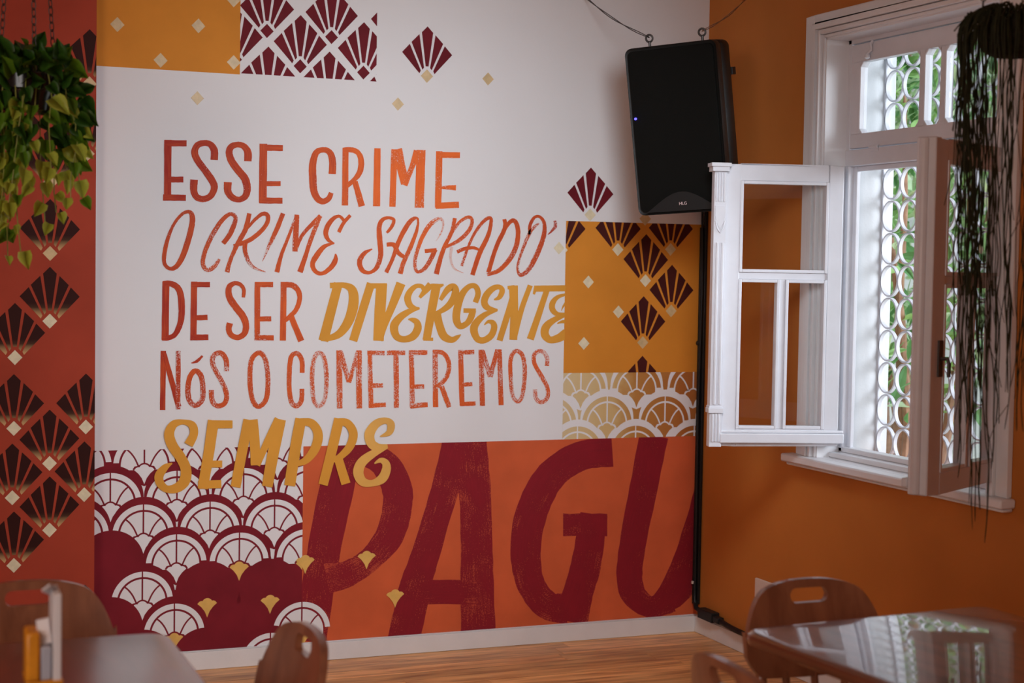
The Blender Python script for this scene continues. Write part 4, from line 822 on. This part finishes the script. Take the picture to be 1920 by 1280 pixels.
LM = {(c_, i): leafmesh('leaf', m, .062-.008*i, .052-.006*i, .2+.15*i) for c_, m in enumerate((M_leafA, M_leafB, M_leafC)) for i in range(3)}
right = rv; cnt = 0
def addleaf(p, c_, parent, s=1, tip=None):
    o = bpy.data.objects.new('leaf', LM[(c_, random.randrange(3))]); COL.objects.link(o); o.parent = parent
    y = (tip or Vector((random.uniform(-.7, .7), random.uniform(-.7, .4), -1))).normalized()
    z = (Vector((random.uniform(-.6, .6), -1, random.uniform(-.2, .8)))).normalized(); x = y.cross(z).normalized(); z = x.cross(y)
    o.matrix_local = Matrix((( x.x, y.x, z.x, p[0]), (x.y, y.y, z.y, p[1]), (x.z, y.z, z.z, p[2]), (0, 0, 0, 1))) @ Matrix.Scale(s, 4)
vines = []
for i in range(30):
    a = 2*PI*i/30+random.uniform(-.15, .15); Ln = random.choice((.16, .24, .30, .36))
    ux = math.cos(a)*.998+0
    # lateral (camera right) position decides how far the vine falls: long at the left, short at the right
    lat = math.cos(a)
    Ln *= 1.15-.25*lat
    r1 = random.uniform(.11, .16); pts = []
    for t in range(9):
        u = t/8; rad = .07+(r1-.07)*min(1, u*3)+.01*math.sin(t+i); z = .055+.04*math.sin(min(1, u*4)*PI)-Ln*max(0, u-.12)*1.25
        pts.append(Vector((rad*math.cos(a+.06*t*math.sin(i)), rad*math.sin(a+.06*t*math.sin(i))*.8, z)))
    k = MB(); k.tube(pts, .0017, 5); k.build('vine', M_stem, pa, smooth=True); vines.append(pts)
for pts in vines:
    for j in range(1, 9):
        if cnt >= 285: break
        p = pts[j]+Vector((random.uniform(-.012, .012), random.uniform(-.02, .01), 0)); d = -p.z
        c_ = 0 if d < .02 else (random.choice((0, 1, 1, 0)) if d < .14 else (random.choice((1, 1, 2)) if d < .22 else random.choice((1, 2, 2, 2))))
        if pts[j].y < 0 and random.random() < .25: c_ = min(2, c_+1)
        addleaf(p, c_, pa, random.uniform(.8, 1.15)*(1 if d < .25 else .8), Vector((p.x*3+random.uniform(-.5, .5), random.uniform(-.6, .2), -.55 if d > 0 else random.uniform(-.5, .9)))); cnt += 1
for i in range(60):
    if cnt >= 295: break
    a = random.uniform(0, 2*PI); r_ = random.uniform(.02, .15); p = Vector((r_*math.cos(a), r_*math.sin(a), random.uniform(.02, .13)*(1.25-r_*4))); addleaf(p, random.choice((0, 0, 0, 1)), pa, random.uniform(.9, 1.3), Vector((p.x*6, p.y*6, random.uniform(-.6, .6)))); cnt += 1
# trailing thread plant by the window
rc = far(1903, 62, 4.55)
pb2 = empty('hanging_trailing_plant', 'dark trailing plant with long thread-like stems hanging in front of the window', 'plant', tuple(rc), 0, 'hanging plants')
k = MB(); k.lathe([(0, -.062), (.055, -.062), (.078, -.05), (.092, 0), (.098, .04), (.090, .045), (0, .035)], 28); k.build('basket_pot', M_basket, pb2, smooth=True)
for a in (2.7, .6, -1.4): chain((.088*math.cos(a), .088*math.sin(a), .04), (.088*math.cos(a)*.35, .088*math.sin(a)*.35, H-rc.z-.02), pb2, .008)
k = MB(); k.lathe([(0, 0), (.035, 0), (.03, -.02), (0, -.022)], 12, 0, (0, 0, H-rc.z)); k.build('ceiling_hook', M_dsteel, pb2)
random.seed(5)
def strand(a, r_, Ln, wob, sway=0, bunch=0):
    pts = [Vector((.02*math.cos(a), .02*math.sin(a), .04)), Vector((.07*math.cos(a), .07*math.sin(a), .062+.012*random.random())), Vector((r_*.92*math.cos(a), r_*.92*math.sin(a), .035)), Vector((r_*math.cos(a), r_*math.sin(a), -.02))]
    n = max(4, int(Ln/.07)); x, y = pts[-1].x, pts[-1].y
    for i in range(1, n+1): 
        x += random.gauss(0, wob); y += random.gauss(0, wob); x += (bunch-x)*.03+sway/n
        pts.append(Vector((x, y, -.02-(Ln-.02)*i/n)))
    return pts
rt = Vector((rv.x, rv.y, 0)).normalized(); a_left = math.atan2(-rt.y, -rt.x)
stuff = MB(); nlong = 0
for i in range(120):
    a = a_left+random.gauss(0, 1.0) if i < 84 else random.uniform(0, 2*PI); r_ = random.uniform(.095, .150)
    Ln = random.choice((.25, .35, .5, .7, .85, .95, 1.05)); lat = math.cos(a-a_left)*r_
    if lat > .135: Ln = min(Ln, .45)
    if .05 < lat < .13 and random.random() < .16: Ln = random.uniform(1.15, 1.38)
    pts = strand(a, r_, Ln, .0045); rr = random.uniform(.0010, .0021)
    pts = [tuple(p) for p in catmull([tuple(p) for p in pts], sub=3)]
    if Ln > .8 and nlong < 60:
        k = MB(); k.tube(pts, [rr]*(len(pts)-1)+[rr*.4], 5); k.build('stem', M_strand, pb2, smooth=True); nlong += 1
    else: stuff.tube(pts, rr, 4)
    if random.random() < .7:        # forked side twig
        j = random.randrange(len(pts)//2, len(pts)-1); p = Vector(pts[j]); d = Vector((random.uniform(-.5, .5), random.uniform(-.5, .5), -1)).normalized(); stuff.tube([p, p+d*.05, p+d*.09+Vector((0, 0, -.03))], rr*.6, 4)
for i in range(260):                 # shaggy crown
    a = random.uniform(0, 2*PI); r_ = random.uniform(.05, .115); p = Vector((r_*.5*math.cos(a), r_*.5*math.sin(a), .04)); q = Vector((r_*1.1*math.cos(a), r_*1.1*math.sin(a), .045+random.uniform(0, .035)-r_*.2)); s_ = Vector((r_*1.4*math.cos(a), r_*1.4*math.sin(a), random.uniform(-.03, .06))); stuff.tube([p, q, s_], .0025, 4)
o = stuff.build('fine_stems', M_strand, pb2, smooth=True); o['kind'] = 'stuff'

# ================================================================== OUTSIDE
gp = bx('garden_paving', (WT+.0, -14, -.35), (14, 12, -.25), M_ground); struct(gp)
random.seed(11)
G_ME = {}
for c_, m in enumerate((M_gl1, M_gl2, M_gl3)):
    for i in range(2): G_ME[(c_, i)] = leafmesh('garden_leaf', m, .15+.04*i, .042+.01*i, .25, heart=False)
def shrub(name, label, cx, cy, h, rx, ry, nl, mix, nb=5, lean=.15):
    s = empty(name, label, 'shrub', (cx, cy, -.25), 0, 'garden shrubs outside the window')
    tips = []
    for i in range(nb):
        a = 2*PI*i/nb+random.random(); pts = [Vector((.05*math.cos(a), .05*math.sin(a), 0))]
        for t in range(1, 6): u = t/5; pts.append(Vector((rx*.75*u*math.cos(a)+random.uniform(-.05, .05), ry*.75*u*math.sin(a)+random.uniform(-.06, .06), h*.85*u)))
        k = MB(); k.tube(pts, [.034, .030, .026, .02, .014, .008], 8); k.build('branch', M_bark, s, smooth=True); tips.append(pts)
    extra = MB()
    for i in range(nl*5):
        z = h*(.36+.66*random.random()**.8); th = random.uniform(0, 2*PI); rr = random.random()**.5; env = math.sin(min(1, max(.12, (z/h-.25)/.8))*PI)**.5 if z/h < 1 else .4
        p = Vector((rx*rr*math.cos(th)*env, ry*rr*math.sin(th)*env, z)); c_ = random.choices((0, 1, 2), mix)[0]
        y = Vector((random.uniform(-1, .3), random.uniform(-1, 1), random.uniform(-.9, .5))).normalized(); zz = Vector((random.uniform(-1, .2), random.uniform(-.6, .6), random.uniform(.2, 1))).normalized(); x = y.cross(zz).normalized(); zz = x.cross(y)
        M = Matrix(((x.x, y.x, zz.x, p.x), (x.y, y.y, zz.y, p.y), (x.z, y.z, zz.z, p.z), (0, 0, 0, 1))) @ Matrix.Scale(random.uniform(.7, 1.2), 4)
        if i % 5 == 0 and i//5 < 290:
            o = bpy.data.objects.new('leaf', G_ME[(c_, i//5 % 2)]); COL.objects.link(o); o.parent = s; o.matrix_local = M
        else:
            me = G_ME[(c_, i % 2)]; b = len(extra.v); extra.v += [tuple(M @ v.co) for v in me.vertices]
            for pl_ in me.polygons: extra.f.append([b+q for q in pl_.vertices]); extra.m.append(c_); extra.uv.append(0); extra.c.append(0)
    me = bpy.data.meshes.new('foliage'); me.from_pydata(extra.v, [], extra.f)
    for m in (M_gl1, M_gl2, M_gl3): me.materials.append(m)
    me.polygons.foreach_set('material_index', extra.m); me.update(); o = bpy.data.objects.new('foliage', me); COL.objects.link(o); o.parent = s; o['kind'] = 'stuff'
    return s
shrub('garden_shrub', 'leafy green shrub seen through the rings at the left of the window', 1.65, 1.75, 3.3, .55, .55, 230, (4, 5, 2), 6)
shrub('garden_shrub', 'leafy shrub seen through the middle of the grille, close to the house', 1.50, .45, 3.2, .50, .50, 200, (5, 4, 3), 5)
shrub('garden_shrub', 'pale shrub far back in the garden behind the trailing stems', 3.1, 1.35, 3.6, .75, .75, 260, (4, 5, 2), 4)
shrub('garden_shrub', 'farthest shrub in the garden, closing the view at the left', 3.2, 3.3, 3.9, .85, .85, 260, (4, 5, 2), 5)
k = MB(); k.box((7.0, -10, -.25), (7.2, 10, 2.2)); k.box((6.96, -10, 2.2), (7.24, 10, 2.28))
tag(k.build('garden_wall', M_gwall), 'pale garden wall far behind the shrubs', 'wall')
lt = empty('garden_lattice', 'pale square lattice panel beyond the lower right of the grille', 'lattice', (3.6, .9, -.25), 0)
for i in range(7):
    bx('slat', (-.01, -.45+.15*i-.014, 0), (.01, -.45+.15*i+.014, 1.1), M_iron, lt)
    bx('slat', (-.022, -.47, .08+.15*i-.014), (-.01, .47, .08+.15*i+.014), M_iron, lt)
